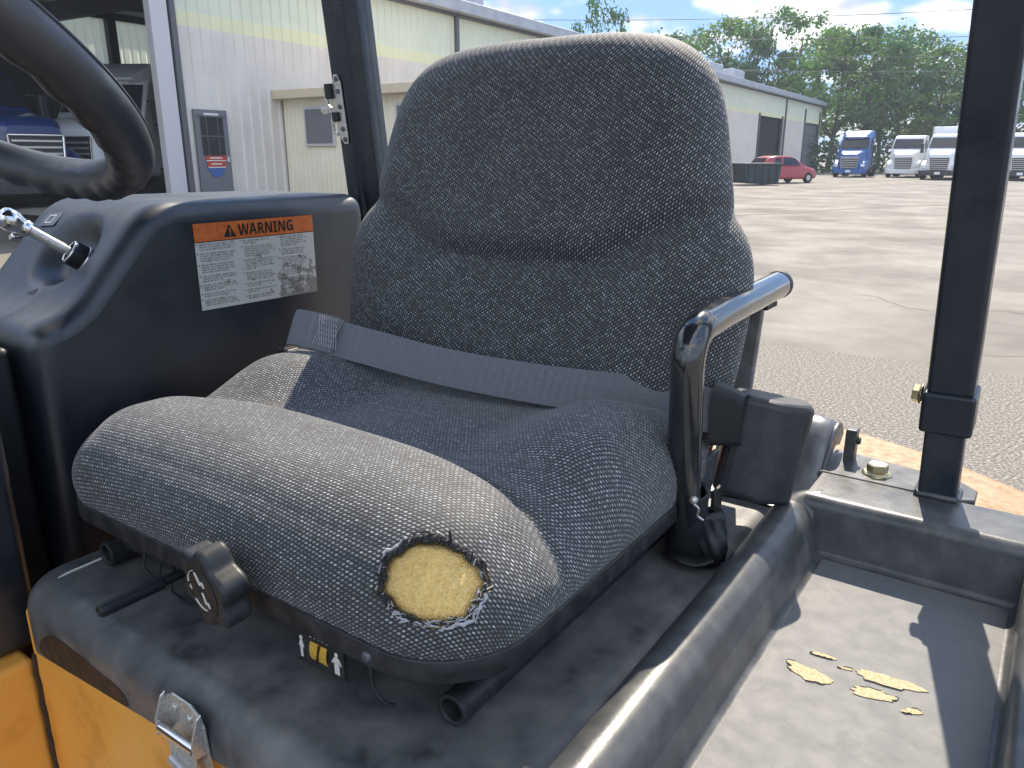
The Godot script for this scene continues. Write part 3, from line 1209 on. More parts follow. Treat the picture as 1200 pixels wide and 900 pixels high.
	for i in 240:
		var a := rng.randf() * TAU
		var a2 := a + rng.randf_range(-.24, .24)
		var g := rng.randf_range(.93, 1.0 + .24 * rng.randf())
		var p0: Vector3 = at.call(a, g, rng.randf_range(.0, .0015))
		var p2: Vector3 = at.call(a2, g + rng.randf_range(-.12, .10), rng.randf_range(.0, .003))
		var p1 := (p0 + p2) * .5 + hole_n * rng.randf_range(.0005, .0028)
		(pale if rng.randf() < (.75 if cos(a + .6) > .55 else .22) else mb).tube([p0, p1, p2], rng.randf_range(.0003, .00065), 4, false)
	# pale roll along the lower right edge
	for s in [[-.95, .15], [-2.1, -1.75], [2.45, 3.0]]:
		path = []
		rads = []
		for i in 18:
			var a := lerpf(s[0], s[1], i / 17.0)
			path.append(at.call(a, 1.13 + rng.randf_range(-.03, .03), .0008 + rng.randf_range(-.0005, .0008)))
			rads.append(rng.randf_range(.0006, .0018))
		pale.tube(path, rads, 6)
	var up: Vector3 = at.call(1.45, 1.03, .0)
	mb.tube([up, up + hole_n * .006 + hole_w * .002, up + hole_n * .0105 + hole_w * .005 - hole_u * .001], [.0014, .0012, .0008], 6)
	part(o, "frayed_edge", mb, M.thread)
	part(o, "loose_threads", pale, M.pale_thread)
	# stitching along the seam
	mb = MB.new()
	path = []
	for i in 61:
		var x := lerpf(-.17, .17, i / 60.0)
		var z := .118 + .75 * x * x
		path.append(Vector3(x, cushion_height(x, z) - .0003, z))
	mb.tube(path, .0010, 6)
	part(o, "seam_cord", mb, M.thread)

func back_point(x: float, y: float, f: float) -> Vector3:
	# a point f in front of the backrest's middle plane
	var lean := .212
	return Vector3(x, y + f * lean, -.156 - (y - 1.40) * lean + f)

func backrest():
	var half := [[0.0, 1.727], [.05, 1.727], [.095, 1.7255], [.135, 1.720], [.165, 1.710], [.188, 1.694], [.206, 1.670], [.218, 1.640], [.226, 1.610], [.233, 1.580], [.238, 1.558], [.240, 1.546], [.2445, 1.538], [.255, 1.525], [.264, 1.508], [.270, 1.485], [.272, 1.45], [.270, 1.41], [.266, 1.37], [.258, 1.33], [.245, 1.28], [.20, 1.262], [.1, 1.258], [0.0, 1.257]]
	var pts := []
	for h in half: pts.append(Vector2(h[0], h[1]))
	for i in range(half.size() - 2, 0, -1): pts.append(Vector2(-half[i][0], half[i][1]))
	var smooth := ridge(pts, true, 10)
	var K := smooth.size()
	var c := Vector2(0, 1.50)
	var R := 72
	# crease between the head part and the back part
	var cx := [-.30, -.245, -.20, -.15, -.10, 0.0, .10, .15, .20, .245, .30]
	var cyv := [1.560, 1.548, 1.5335, 1.506, 1.480, 1.477, 1.480, 1.506, 1.5335, 1.548, 1.560]
	var crease := func(x: float) -> float:
		for i in cx.size() - 1:
			if x <= cx[i + 1]:
				var t: float = (x - cx[i]) / (cx[i + 1] - cx[i])
				return lerpf(cyv[i], cyv[i + 1], t)
		return 1.56
	var rows := []
	var uvs := []
	for side in [1.0, -1.0]:
		for rr in R + 1:
			var r := rr if side > 0 else R - rr
			if side < 0 and rr == 0: continue
			var t := float(r) / R
			t = 1.0 - pow(1.0 - t, 1.9)
			var row := []
			var uvr := []
			for k in K:
				var p: Vector2 = c.lerp(smooth[k], t)
				var tang: Vector2 = (smooth[(k + 1) % K] - smooth[(k + K - 1) % K]).normalized()
				var nn := Vector2(tang.y, -tang.x)
				var e := absf((smooth[k] - p).dot(nn))
				var Rh := .058
				var g := 1.0
				if e < Rh:
					var w := 1.0 - e / Rh
					g = sqrt(maxf(1.0 - pow(w, 2.3), 0.0))
				var f := 0.0
				if side > 0:
					f = .034
					# fuller above the crease, bolsters at both sides below it
					var d: float = (p.y - crease.call(p.x)) * .85
					var up := smoothstep(-.012, .028, d)
					f += .010 * up * (1.0 - .5 * smoothstep(.06, .20, d))
					f += (1.0 - smoothstep(-.06, .0, d)) * .012 * smoothstep(.08, .20, absf(p.x))
					f -= .0075 * exp(-pow(d / .0090, 2.0)) * lerpf(1.0, .55, smoothstep(.09, .16, absf(p.x)))
					f += .006 * (1.0 - pow(absf(p.x) / .27, 2.0))
					f += .0022 * sin(p.x * 22.0 + 1.2) * sin(p.y * 26.0)
					f *= g
				else:
					f = -.034 * g
				row.append(back_point(p.x, p.y, f))
				uvr.append(Vector2(p.x, -p.y) + (p - c).normalized() * (.03 * (1.0 - g)))
			rows.append(row); uvs.append(uvr)
	var mb := MB.new()
	# weave runs aslant on the backrest
	for u in uvs:
		for k in K: u[k] = u[k].rotated(.58)
	mb.grid(rows, true, null, null, uvs)
	part(truck, "seat_backrest", mb, M.weave_back, "tall grey tweed seat backrest with a creased head part")
	# steel strut behind the backrest
	mb = MB.new()
	mb.rbox(Vector3(.2475, 1.35, -.245), Vector3(.020, .20, .010), .002, Basis(Vector3.RIGHT, -.20))
	part(truck, "strut", mb, M.grey_metal, "flat grey steel strut beside the backrest")

func seat_base():
	# rim of the seat pan, following the cushion
	var mb := MB.new()
	var pl := plan(-.259, .259, -.17, .279, .072, 12)
	var c := Vector2(0, .05)
	var prof := [[.012, 1.287], [-.001, 1.2868], [-.003, 1.285], [-.003, 1.2705], [-.0015, 1.269], [.010, 1.269], [.10, 1.2685]]
	var rows := []
	for p in prof: rows.append(loop3(pl, p[0], p[1], c))
	mb.grid(rows, true)
	var pan := part(truck, "seat_pan", mb, M.frame, "black steel pan with a rolled rim under the cushion")
	mb = MB.new()
	mb.lathe([Vector2(.0042, -.001), Vector2(.0042, .0012), Vector2(.003, .0024), Vector2(.0002, .0026)], Vector3(.178, 1.2775, .282), Basis(Vector3(1, 0, 0), Vector3(0, 0, 1), Vector3(0, -1, 0)), 14)
	part(pan, "rivet", mb, M.grey_metal)
	# slide tubes
	for x in [-.185, .223]:
		mb = MB.new()
		var z1 := .272 if x < 0 else .250
		var b := Basis(Vector3(1, 0, 0), Vector3(0, 0, 1), Vector3(0, -1, 0))
		mb.lathe([Vector2(.0085, -.42), Vector2(.0085, -.002), Vector2(.009, 0), Vector2(.0115, 0), Vector2(.012, -.001), Vector2(.012, -.42)], Vector3(x, 1.2335, z1), b, 26)
		mb.lathe([Vector2(.0086, -.05), Vector2(.0001, -.05)], Vector3(x, 1.2335, z1), b, 20)
		part(truck, "slide_tube", mb, M.frame, "open black slide tube under the right side of the seat" if x < 0 else "open black slide tube under the torn corner of the seat")
	# the suspension between the tubes
	mb = MB.new()
	mb.rbox(Vector3(.015, 1.243, .02), Vector3(.36, .034, .36), .006)
	part(truck, "seat_base", mb, M.frame)
	mb = MB.new()
	mb.prism(PackedVector2Array([Vector2(.130, -.240), Vector2(.190, -.243), Vector2(.206, -.225), Vector2(.206, -.05), Vector2(.13, -.05)]), 1.2535, 1.2565, Transform3D(Basis(Vector3(1, 0, 0), Vector3(0, 0, -1), Vector3(0, 1, 0)), Vector3.ZERO) * Transform3D(Basis.from_scale(Vector3(1, -1, 1)), Vector3.ZERO), .0008)
	part(truck, "side_plate", mb, M.frame)
	mb = MB.new()
	mb.rbox(Vector3(-.140, 1.252, .255), Vector3(.085, .028, .006), .0015)
	part(truck, "front_bracket", mb, M.frame)
	mb = MB.new()
	mb.tube(bent([Vector3(-.13, 1.250, .262), Vector3(-.13, 1.235, .266), Vector3(-.105, 1.229, .268), Vector3(-.102, 1.246, .264)], .004), .0013, 7)
	part(truck, "spring_clip", mb, M.frame)
	mb = MB.new()
	mb.tube(bent([Vector3(-.085, 1.247, .262), Vector3(-.085, 1.228, .268), Vector3(-.060, 1.226, .270), Vector3(-.03, 1.236, .262)], .004), .0015, 7)
	part(truck, "spring_clip", mb, M.frame)
	mb = MB.new()
	mb.tube(bent([Vector3(.178, 1.272, .280), Vector3(.179, 1.250, .279), Vector3(.187, 1.240, .277), Vector3(.190, 1.236, .270)], .006), .0014, 7)
	part(truck, "spring_clip", mb, M.frame)

func star(n: int, r0: float, r1: float, k := 72) -> PackedVector2Array:
	var o := PackedVector2Array()
	for i in k:
		var a := TAU * i / k
		var w := .5 + .5 * cos(n * a)
		o.append(Vector2(cos(a), sin(a)) * lerpf(r0, r1, pow(w, .8)))
	return o

func seat_icon(mb: MB, t: Transform3D, lean: float):
	# little seat: back, cushion
	mb.prism(PackedVector2Array([Vector2(-.0032, .0052), Vector2(-.0008, .0056), Vector2(.0010, .0002), Vector2(.0042, .0004), Vector2(.0046, -.0030), Vector2(.0028, -.0034), Vector2(.0026, -.0018), Vector2(-.0012, -.0022)]), 0, .0003, t * Transform3D(Basis(Vector3(0, 0, 1), lean), Vector3.ZERO))

func seat_controls():
	# adjusting knob with six soft lobes, facing the front
	var mb := MB.new()
	var kc := Vector3(.056, 1.3045, .298)
	var tilt := Basis(Vector3.RIGHT, .10) * Basis(Vector3.UP, -.12)
	mb.prism(star(6, .0262, .0335).duplicate(), 0, .022, Transform3D(tilt * Basis(Vector3(0, 0, 1), .35), kc), .0045, 4, true)
	var kn := part(truck, "adjusting_knob", mb, M.knob, "black six-lobed knob with white seat symbols on its face")
	mb = MB.new()
	var ft := Transform3D(tilt, kc + tilt * Vector3(0, 0, .0221))
	var ring := PackedVector2Array()
	for k in 40: ring.append(Vector2(cos(TAU * k / 40), sin(TAU * k / 40)) * .0215)
	mb.prism(ring, 0, .0006, ft, .0003)
	part(kn, "face_disc", mb, M.frame)
	mb = MB.new()
	var f2 := ft.translated_local(Vector3(0, 0, .0007))
	seat_icon(mb, f2 * Transform3D(Basis.from_scale(Vector3.ONE * 1.35), Vector3(.001, .0085, 0)), .25)
	seat_icon(mb, f2 * Transform3D(Basis.from_scale(Vector3.ONE * 1.2), Vector3(.005, -.0065, 0)), .0)
	for s in [[1.9, 3.0, .0165], [3.9, 5.0, .0150]]:
		var path := []
		for i in 9:
			var a := lerpf(s[0], s[1], i / 8.0)
			path.append(f2 * Vector3(cos(a) * s[2], sin(a) * s[2], .0002))
		mb.tube(path, .0008, 5, true, .4)
	mb.prism(PackedVector2Array([Vector2(-.0152, -.0042), Vector2(-.0142, -.0042), Vector2(-.0142, .0002), Vector2(-.0152, .0002)]), 0, .0003, f2)
	mb.prism(PackedVector2Array([Vector2(-.0168, -.0025), Vector2(-.0126, -.0025), Vector2(-.0126, -.0015), Vector2(-.0168, -.0015)]), .0004, .0006, f2)
	part(kn, "seat_symbols", mb, M.white_print)
	# plain lever beside it
	mb = MB.new()
	mb.tube(bent([Vector3(-.060, 1.252, .19), Vector3(-.064, 1.252, .255), Vector3(-.068, 1.2495, .300)], .01), .0042, 12)
	mb.lathe([Vector2(.0048, 0), Vector2(.0056, .001), Vector2(.0058, .004), Vector2(.0060, .046), Vector2(.0056, .0525), Vector2(.0044, .0545), Vector2(.0032, .0545), Vector2(.0028, .0525), Vector2(.0001, .0525)], Vector3(-.0665, 1.2500, .283), Basis(Vector3(1, 0, 0), Vector3(-.06, -.03, 1).normalized(), Vector3(0, -1, 0)), 18)
	part(truck, "slide_lever", mb, M.rubber, "thin black slide lever with a rubber sleeve beside the knob")
	# weight indicator
	mb = MB.new()
	mb.rbox(Vector3(.122, 1.2535, .2745), Vector3(.050, .031, .003), .0008)
	var ind := part(truck, "weight_indicator", mb, M.frame, "black plate with an amber weight dial between two white figures")
	mb = MB.new()
	var row := []
	var rows := []
	for i in 9:
		var a := lerpf(-.9, .9, i / 8.0)
		rows.append([Vector3(.1125, 1.2525 + sin(a) * .0095, .2735 + cos(a) * .004), Vector3(.1305, 1.2525 + sin(a) * .0095, .2735 + cos(a) * .004)])
	mb.grid(rows, false, null, Vector3(0, 0, 1))
	part(ind, "dial", mb, M.amber)
	mb = MB.new()
	var t := Transform3D(Basis(), Vector3(.122, 1.2535, .2761))
	mb.prism(PackedVector2Array([Vector2(-.003, -.0095), Vector2(-.0014, -.0095), Vector2(.0025, .0075), Vector2(.0009, .0075)]), .0012, .0020, t)
	part(ind, "pointer", mb, M.rubber)
	mb = MB.new()
	for s in [[-.0195, .8], [.0180, 1.5]]:
		var w: float = s[1]
		var tt := t * Transform3D(Basis(), Vector3(s[0], -.001, 0))
		mb.prism(PackedVector2Array([Vector2(-.0016 * w, -.0095), Vector2(-.0002, -.0095), Vector2(0, -.003), Vector2(.0002, -.0095), Vector2(.0016 * w, -.0095), Vector2(.0017 * w, .0005), Vector2(.0030 * w, -.0015), Vector2(.0034 * w, -.0005), Vector2(.0014 * w, .0045), Vector2(-.0014 * w, .0045), Vector2(-.0034 * w, -.0005), Vector2(-.0030 * w, -.0015), Vector2(-.0017 * w, .0005)]), 0, .0003, tt)
		var hd := PackedVector2Array()
		for k in 12: hd.append(Vector2(cos(TAU * k / 12) * .0017, .0066 + sin(TAU * k / 12) * .0019))
		mb.prism(hd, .0, .0003, tt)
	for i in 5:
		var x := lerpf(-.0085, .0085, i / 4.0)
		mb.prism(PackedVector2Array([Vector2(x - .0004, .0105 - absf(i - 2) * .0003), Vector2(x + .0004, .0105 - absf(i - 2) * .0003), Vector2(x + .0004, .0140 - absf(i - 2) * .0010), Vector2(x - .0004, .0140 - absf(i - 2) * .0010)]), 0, .0003, t)
	part(ind, "figures", mb, M.white_print)

func ribbon(mb: MB, mid: Array, across: Array, w: float, th := .0012):
	# belt webbing: a thin strip with thickness and UVs in metres
	var top := []
	var uvt := []
	var low := []
	var L := 0.0
	for i in mid.size():
		if i > 0: L += mid[i].distance_to(mid[i - 1])
		var a: Vector3 = across[i].normalized()
		var tng: Vector3 = (mid[mini(i + 1, mid.size() - 1)] - mid[maxi(i - 1, 0)]).normalized()
		var nn := tng.cross(a).normalized()
		var r1 := []
		var r2 := []
		var u := []
		for k in 7:
			var q: float = (k / 6.0 - .5)
			var edge := 1.0 - pow(absf(q) * 2.0, 8.0)
			r1.append(mid[i] + a * q * w + nn * th * .5 * edge)
			r2.append(mid[i] + a * q * w - nn * th * .5 * edge)
			u.append(Vector2(q * w, L))
		top.append(r1); low.append(r2); uvt.append(u)
	mb.grid(top, false, null, Vector3(0, .6, .8), uvt)
	mb.grid(low, false, null, Vector3(0, -.6, -.8), uvt)

func belt_and_arm():
	# lap belt lying across the seat
	var key := [Vector3(-.212, 1.398, -.006), Vector3(-.180, 1.394, -.016), Vector3(-.13, 1.384, -.034), Vector3(-.04, 1.368, -.062), Vector3(.07, 1.362, -.082), Vector3(.17, 1.364, -.092), Vector3(.235, 1.363, -.100), Vector3(.268, 1.359, -.112)]
	var acr := [Vector3(-.15, .85, -.55), Vector3(-.12, .85, -.55), Vector3(-.05, .8, -.6), Vector3(0, .8, -.58), Vector3(0, .86, -.5), Vector3(0, .9, -.4), Vector3(0, .95, -.3), Vector3(0, 1, -.2)]
	var mid := ridge(key, false, 8)
	var across := ridge(acr, false, 8)
	var mb := MB.new()
	ribbon(mb, mid, across, .044)
	var belt := part(truck, "seat_belt", mb, M.webbing, "grey lap belt drawn across the seat into its retractor")
	# folded and stitched end with its tongue under it
	mb = MB.new()
	var f1 := [Vector3(-.224, 1.3965, .002), Vector3(-.2245, 1.400, -.001), Vector3(-.218, 1.4015, -.0035), Vector3(-.19, 1.3985, -.0115), Vector3(-.168, 1.3945, -.0195)]
	var f2 := []
	for p in ridge(f1, false, 5): f2.append(p + Vector3(0, .0012, .0010))
	var fa := []
	for p in f2: fa.append(Vector3(-.15, .85, -.55))
	ribbon(mb, f2, fa, .0452, .0018)
	part(belt, "folded_end", mb, M.webbing)
	mb = MB.new()
	for i in 8:
		var u := i / 7.0
		var p: Vector3 = Vector3(-.186, 1.4018, -.0098).lerp(Vector3(-.166, 1.3978, -.0172), u)
		var a := Vector3(-.15, .85, -.55).normalized() * .019
		var sk := Vector3(.006, 0, 0)
		mb.tube([p - a - sk, p + a + sk], .0005, 4)
		mb.tube([p - a + sk, p + a - sk], .0005, 4)
	part(belt, "stitching", mb, M.pale_thread)
	mb = MB.new()
	mb.tube(bent([Vector3(-.222, 1.372, .012), Vector3(-.232, 1.377, .010), Vector3(-.232, 1.415, -.016), Vector3(-.216, 1.418, -.020)], .006), .0017, 8)
	mb.rbox(Vector3(-.224, 1.372, .006), Vector3(.02, .012, .022), .003)
	part(belt, "tongue", mb, M.rubber)
	# retractor housing: a soft-edged box with a hooded mouth for the belt, on an upright bracket
	mb = MB.new()
	# plan with two broad facets, drawn upwards; edges rounded
	var ol := PackedVector2Array()
	for p in bent([Vector3(-.040, 0, 0), Vector3(-.041, -.026, 0), Vector3(.006, -.038, 0), Vector3(.044, -.012, 0), Vector3(.040, .030, 0), Vector3(-.036, .030, 0), Vector3(-.040, .001, 0)], .014, 4):
		ol.append(Vector2(p.x, p.y))
	ol.remove_at(ol.size() - 1)
	mb.prism(ol, -.054, .054, Transform3D(Basis(Vector3.UP, .42) * Basis(Vector3.FORWARD, .17) * Basis(Vector3.RIGHT, -.12) * Basis(Vector3(1, 0, 0), Vector3(0, 0, -1), Vector3(0, 1, 0)), Vector3(.2925, 1.308, -.178)), .008, 4)
	var ret := part(truck, "belt_retractor", mb, M.housing, "black plastic belt retractor housing beside the armrest")
	mb = MB.new()
	var rows := []
	for i in 6:
		var t := i / 5.0
		var row := []
		for p in rrect(.020 + .006 * (1.0 - t), .052 + .012 * (1.0 - t), .008, 4):
			row.append(Vector3(.2645 + .020 * t, 1.357 + p.y - .012 * t, -.112 + p.x - .030 * t))
		rows.append(row)
	mb.grid(rows, true)
	rows = []
	for i in 3:
		var t := i / 2.0
		var row := []
		for p in rrect(.0215 - .004, .058 - .004, .006, 4): row.append(Vector3(.2647 + .016 * t, 1.357 + p.y * (1.0 - .2 * t) - .01 * t, -.112 + p.x * (1.0 - .3 * t) - .024 * t))
		rows.append(row)
	mb.grid(rows, true)
	part(ret, "belt_mouth", mb, M.rubber)
	mb = MB.new()
	mb.rbox(Vector3(.2560, 1.262, -.118), Vector3(.006, .10, .030), .0012, Basis(Vector3.FORWARD, .12))
	var st := part(truck, "bracket", mb, M.grey_metal, "grey steel bracket behind the armrest post with a red tab")
	mb = MB.new()
	mb.rbox(Vector3(.2565, 1.300, -.120), Vector3(.010, .020, .028), .002, Basis(Vector3.FORWARD, .12))
	part(st, "red_tab", mb, M.red)
	mb = MB.new()
	mb.rbox(Vector3(.2770, 1.253, -.100), Vector3(.004, .064, .022), .0012)
	part(truck, "retractor_foot", mb, M.frame)
	# hip restraint: a bent polished tube standing in a rubber boot
	mb = MB.new()
	mb.tube(bent([Vector3(.263, 1.215, -.075), Vector3(.2635, 1.30, -.045), Vector3(.264, 1.452, -.030), Vector3(.264, 1.458, -.14), Vector3(.262, 1.4595, -.298)], .036, 10), .0152, 26)
	var arm := part(truck, "armrest", mb, M.tube, "bent glossy black tube armrest standing beside the seat")
	mb = MB.new()
	mb.lathe([Vector2(.0001, .004), Vector2(.010, .0036), Vector2(.0145, .001), Vector2(.0158, -.002), Vector2(.0158, -.010)], Vector3(.262, 1.4595, -.298), Basis(Vector3(1, 0, 0), Vector3(0, 0, -1), Vector3(0, 1, 0)), 24)
	part(arm, "end_cap", mb, M.rubber)
	mb = MB.new()
	mb.rbox(Vector3(.262, 1.442, -.255), Vector3(.014, .006, .035), .0015)
	part(arm, "stop_tab", mb, M.frame)
	mb = MB.new()
	var wob := func(a: float, p: Vector2): return 1.0 + .05 * sin(3 * a + p.y * 150.0) + .03 * sin(5 * a - p.y * 260.0)
	var bx := Basis(Vector3.RIGHT, -.28)
	bx = Basis(Vector3.RIGHT, .22)
	mb.lathe([Vector2(.0165, .066), Vector2(.0185, .064), Vector2(.0185, .048), Vector2(.0200, .044), Vector2(.0215, .030), Vector2(.0225, .018), Vector2(.0240, .008), Vector2(.0225, -.004), Vector2(.018, -.009)], Vector3(.2635, 1.2285, -.072), bx, 36, wob)
	part(truck, "rubber_boot", mb, M.rubber, "crumpled black rubber boot at the foot of the armrest")
	mb = MB.new()
	var crump := func(a: float, p: Vector2): return 1.0 + .16 * sin(3.0 * a + p.y * 90.0) + .09 * sin(7.0 * a - p.y * 210.0)
	mb.lathe([Vector2(.004, .030), Vector2(.010, .031), Vector2(.0125, .025), Vector2(.0115, .016), Vector2(.0150, .008), Vector2(.0165, -.004), Vector2(.0150, -.014), Vector2(.0115, -.022), Vector2(.004, -.025)], Vector3(.2860, 1.2440, -.068), Basis(Vector3.FORWARD, -.10), 40, crump)
	mb.tube(ridge([Vector3(.250, 1.2275, -.052), Vector3(.264, 1.2300, -.043), Vector3(.280, 1.2285, -.045), Vector3(.293, 1.2330, -.054)], false, 6), .0075, 10, true, .35)
	part(truck, "boot_strap", mb, M.rubber)
	mb = MB.new()
	mb.lathe([Vector2(.0001, .003), Vector2(.0032, .002), Vector2(.0038, 0), Vector2(.0038, -.004)], Vector3(.277, 1.2965, -.036), Basis(Vector3.RIGHT, 1.2), 12)
	mb.tube(bent([Vector3(.278, 1.293, -.036), Vector3(.283, 1.288, -.038), Vector3(.280, 1.280, -.040), Vector3(.286, 1.276, -.042)], .003), .0012, 6)
	part(arm, "locking_pin", mb, M.steel)

func rear_deck():
	# plate that carries the guard post
	var mb := MB.new()
	var flat := Basis(Vector3(1, 0, 0), Vector3(0, 0, -1), Vector3(0, 1, 0))
	mb.prism(PackedVector2Array([Vector2(.335, .262), Vector2(.47, .262), Vector2(.487, .272), Vector2(.487, .300), Vector2(.470, .318), Vector2(.405, .332), Vector2(.335, .345)]), 1.2535, 1.2615, Transform3D(flat, Vector3.ZERO), .0012)
	part(truck, "mounting_plate", mb, M.rail, "black mounting plate under the foot of the left guard post")
	# flanged bolt
	mb = MB.new()
	mb.lathe([Vector2(.0155, 0), Vector2(.0155, .0012), Vector2(.0125, .0035), Vector2(.0005, .0035)], Vector3(.3905, 1.2616, -.289), Basis(), 28)
	var hex := PackedVector2Array()
	for k in 6: hex.append(Vector2(cos(TAU * k / 6 + .3), sin(TAU * k / 6 + .3)) * .0112)
	mb.prism(hex, 1.2645, 1.2735, Transform3D(flat, Vector3(.3905, 0, -.289)), .0012)
	part(truck, "bolt", mb, M.zinc, "gold zinc flange bolt on the mounting plate")
	# hinge cover: a bent plate that falls from a rounded top
	mb = MB.new()
	var rows := []
	var prof := [Vector2(-.350, 1.285), Vector2(-.338, 1.300), Vector2(-.322, 1.306), Vector2(-.306, 1.303), Vector2(-.290, 1.292), Vector2(-.276, 1.276), Vector2(-.262, 1.258), Vector2(-.248, 1.240), Vector2(-.232, 1.230), Vector2(-.215, 1.227)]
	var sm := ridge(prof, false, 5)
	for x in [.215, .23, .26, .29, .318, .330, .3345, .336]:
		var row := []
		var dn: float = .006 * pow(maxf(0.0, (x - .318) / .018), 2.0)
		for p in sm: row.append(Vector3(x, p.y - dn, p.x))
		rows.append(row)
	mb.grid(rows, false, null, Vector3(0, .7, .7))
	var low := []
	for r in rows:
		var row := []
		for p in r: row.append(p + Vector3(0, -.004, -.002))
		low.append(row)
	mb.grid(low, false, null, Vector3(0, -.7, -.7))
	var edge := [rows[-1], low[-1]]
	mb.grid(edge, false, null, Vector3.RIGHT)
	var h := part(truck, "hinge_cover", mb, M.grey_metal, "curved grey metal hinge cover behind the belt retractor")
	mb = MB.new()
	var side := PackedVector2Array()
	for p in sm: side.append(Vector2(p.x, p.y - .004))
	side.append_array([Vector2(-.222, 1.219), Vector2(-.25, 1.224), Vector2(-.285, 1.262), Vector2(-.312, 1.276), Vector2(-.335, 1.27)])
	mb.prism(side, -.3405, -.3365, Transform3D(Basis(Vector3(0, 0, 1), Vector3(0, 1, 0), Vector3(-1, 0, 0)), Vector3.ZERO), .0012)
	part(h, "side_cheek", mb, M.grey_metal)
	mb = MB.new()
	mb.rbox(Vector3(.3555, 1.278, -.318), Vector3(.012, .042, .016), .0015)
	var tab := part(truck, "hinge_tab", mb, M.rail, "upright black hinge tab beside the hinge cover")
	mb = MB.new()
	mb.lathe([Vector2(.0045, 0), Vector2(.0045, .003), Vector2(.0038, .004), Vector2(.0002, .004)], Vector3(.3615, 1.286, -.316), Basis(Vector3(0, 1, 0), Vector3(1, 0, 0), Vector3(0, 0, -1)), 6)
	part(tab, "bolt", mb, M.frame)
	# toggle latch on the engine cover's front
	var lt := Transform3D(Basis(Vector3.RIGHT, .06), Vector3(.046, 1.205, .341))
	mb = MB.new()
	mb.prism(PackedVector2Array([Vector2(-.024, -.040), Vector2(-.024, .002), Vector2(-.020, .012), Vector2(-.012, .017), Vector2(.012, .017), Vector2(.020, .012), Vector2(.024, .002), Vector2(.024, -.040)]), -.001, .0008, lt, .0003)
	var la := part(truck, "toggle_latch", mb, M.steel, "steel toggle latch on the front of the engine cover")
	for s in [-1, 1]:
		mb = MB.new()
		mb.prism(PackedVector2Array([Vector2(0, -.020), Vector2(.012, -.018), Vector2(.011, -.004), Vector2(.004, .012), Vector2(0, .014)]), -.0008, .0008, lt * Transform3D(Basis(Vector3(0, 0, 1), Vector3(0, 1, 0), Vector3(-1, 0, 0)), Vector3(.0225 * s, 0, 0)), .0003)
		part(la, "ear", mb, M.steel)
	mb = MB.new()
	mb.tube([lt * Vector3(-.021, -.012, .009), lt * Vector3(.021, -.012, .009)], .0036, 14)
	part(la, "roller", mb, M.chrome)
	mb = MB.new()
	mb.rbox(lt * Vector3(0, -.040, .008), Vector3(.034, .055, .0016), .0006)
	mb.tube([lt * Vector3(-.012, -.036, .009), lt * Vector3(.008, -.040, .010)], .005, 12)
	part(la, "catch", mb, M.steel)
	mb = MB.new()
	for p in [Vector2(-.010, .006), Vector2(.008, .004)]:
		mb.lathe([Vector2(.0034, 0), Vector2(.0034, .0014), Vector2(.0022, .0022), Vector2(.0018, .0014), Vector2(.0001, .0014)], lt * Vector3(p.x, p.y, .0009), Basis(Vector3(1, 0, 0), Vector3(0, 0, 1), Vector3(0, -1, 0)), 16)
	part(la, "rivet", mb, M.steel)

func beam(mb: MB, a: Vector3, b: Vector3, w: float, d: float, r: float, fwd := Vector3(0, 0, 1)):
	# rolled rectangular section from a to b, w wide across, d deep along «fwd»
	var t := (b - a).normalized()
	var x := t.cross(fwd).normalized()
	var z := x.cross(t).normalized()
	mb.rbox((a + b) * .5, Vector3(w, a.distance_to(b), d), r, Basis(x, t, z), 3)

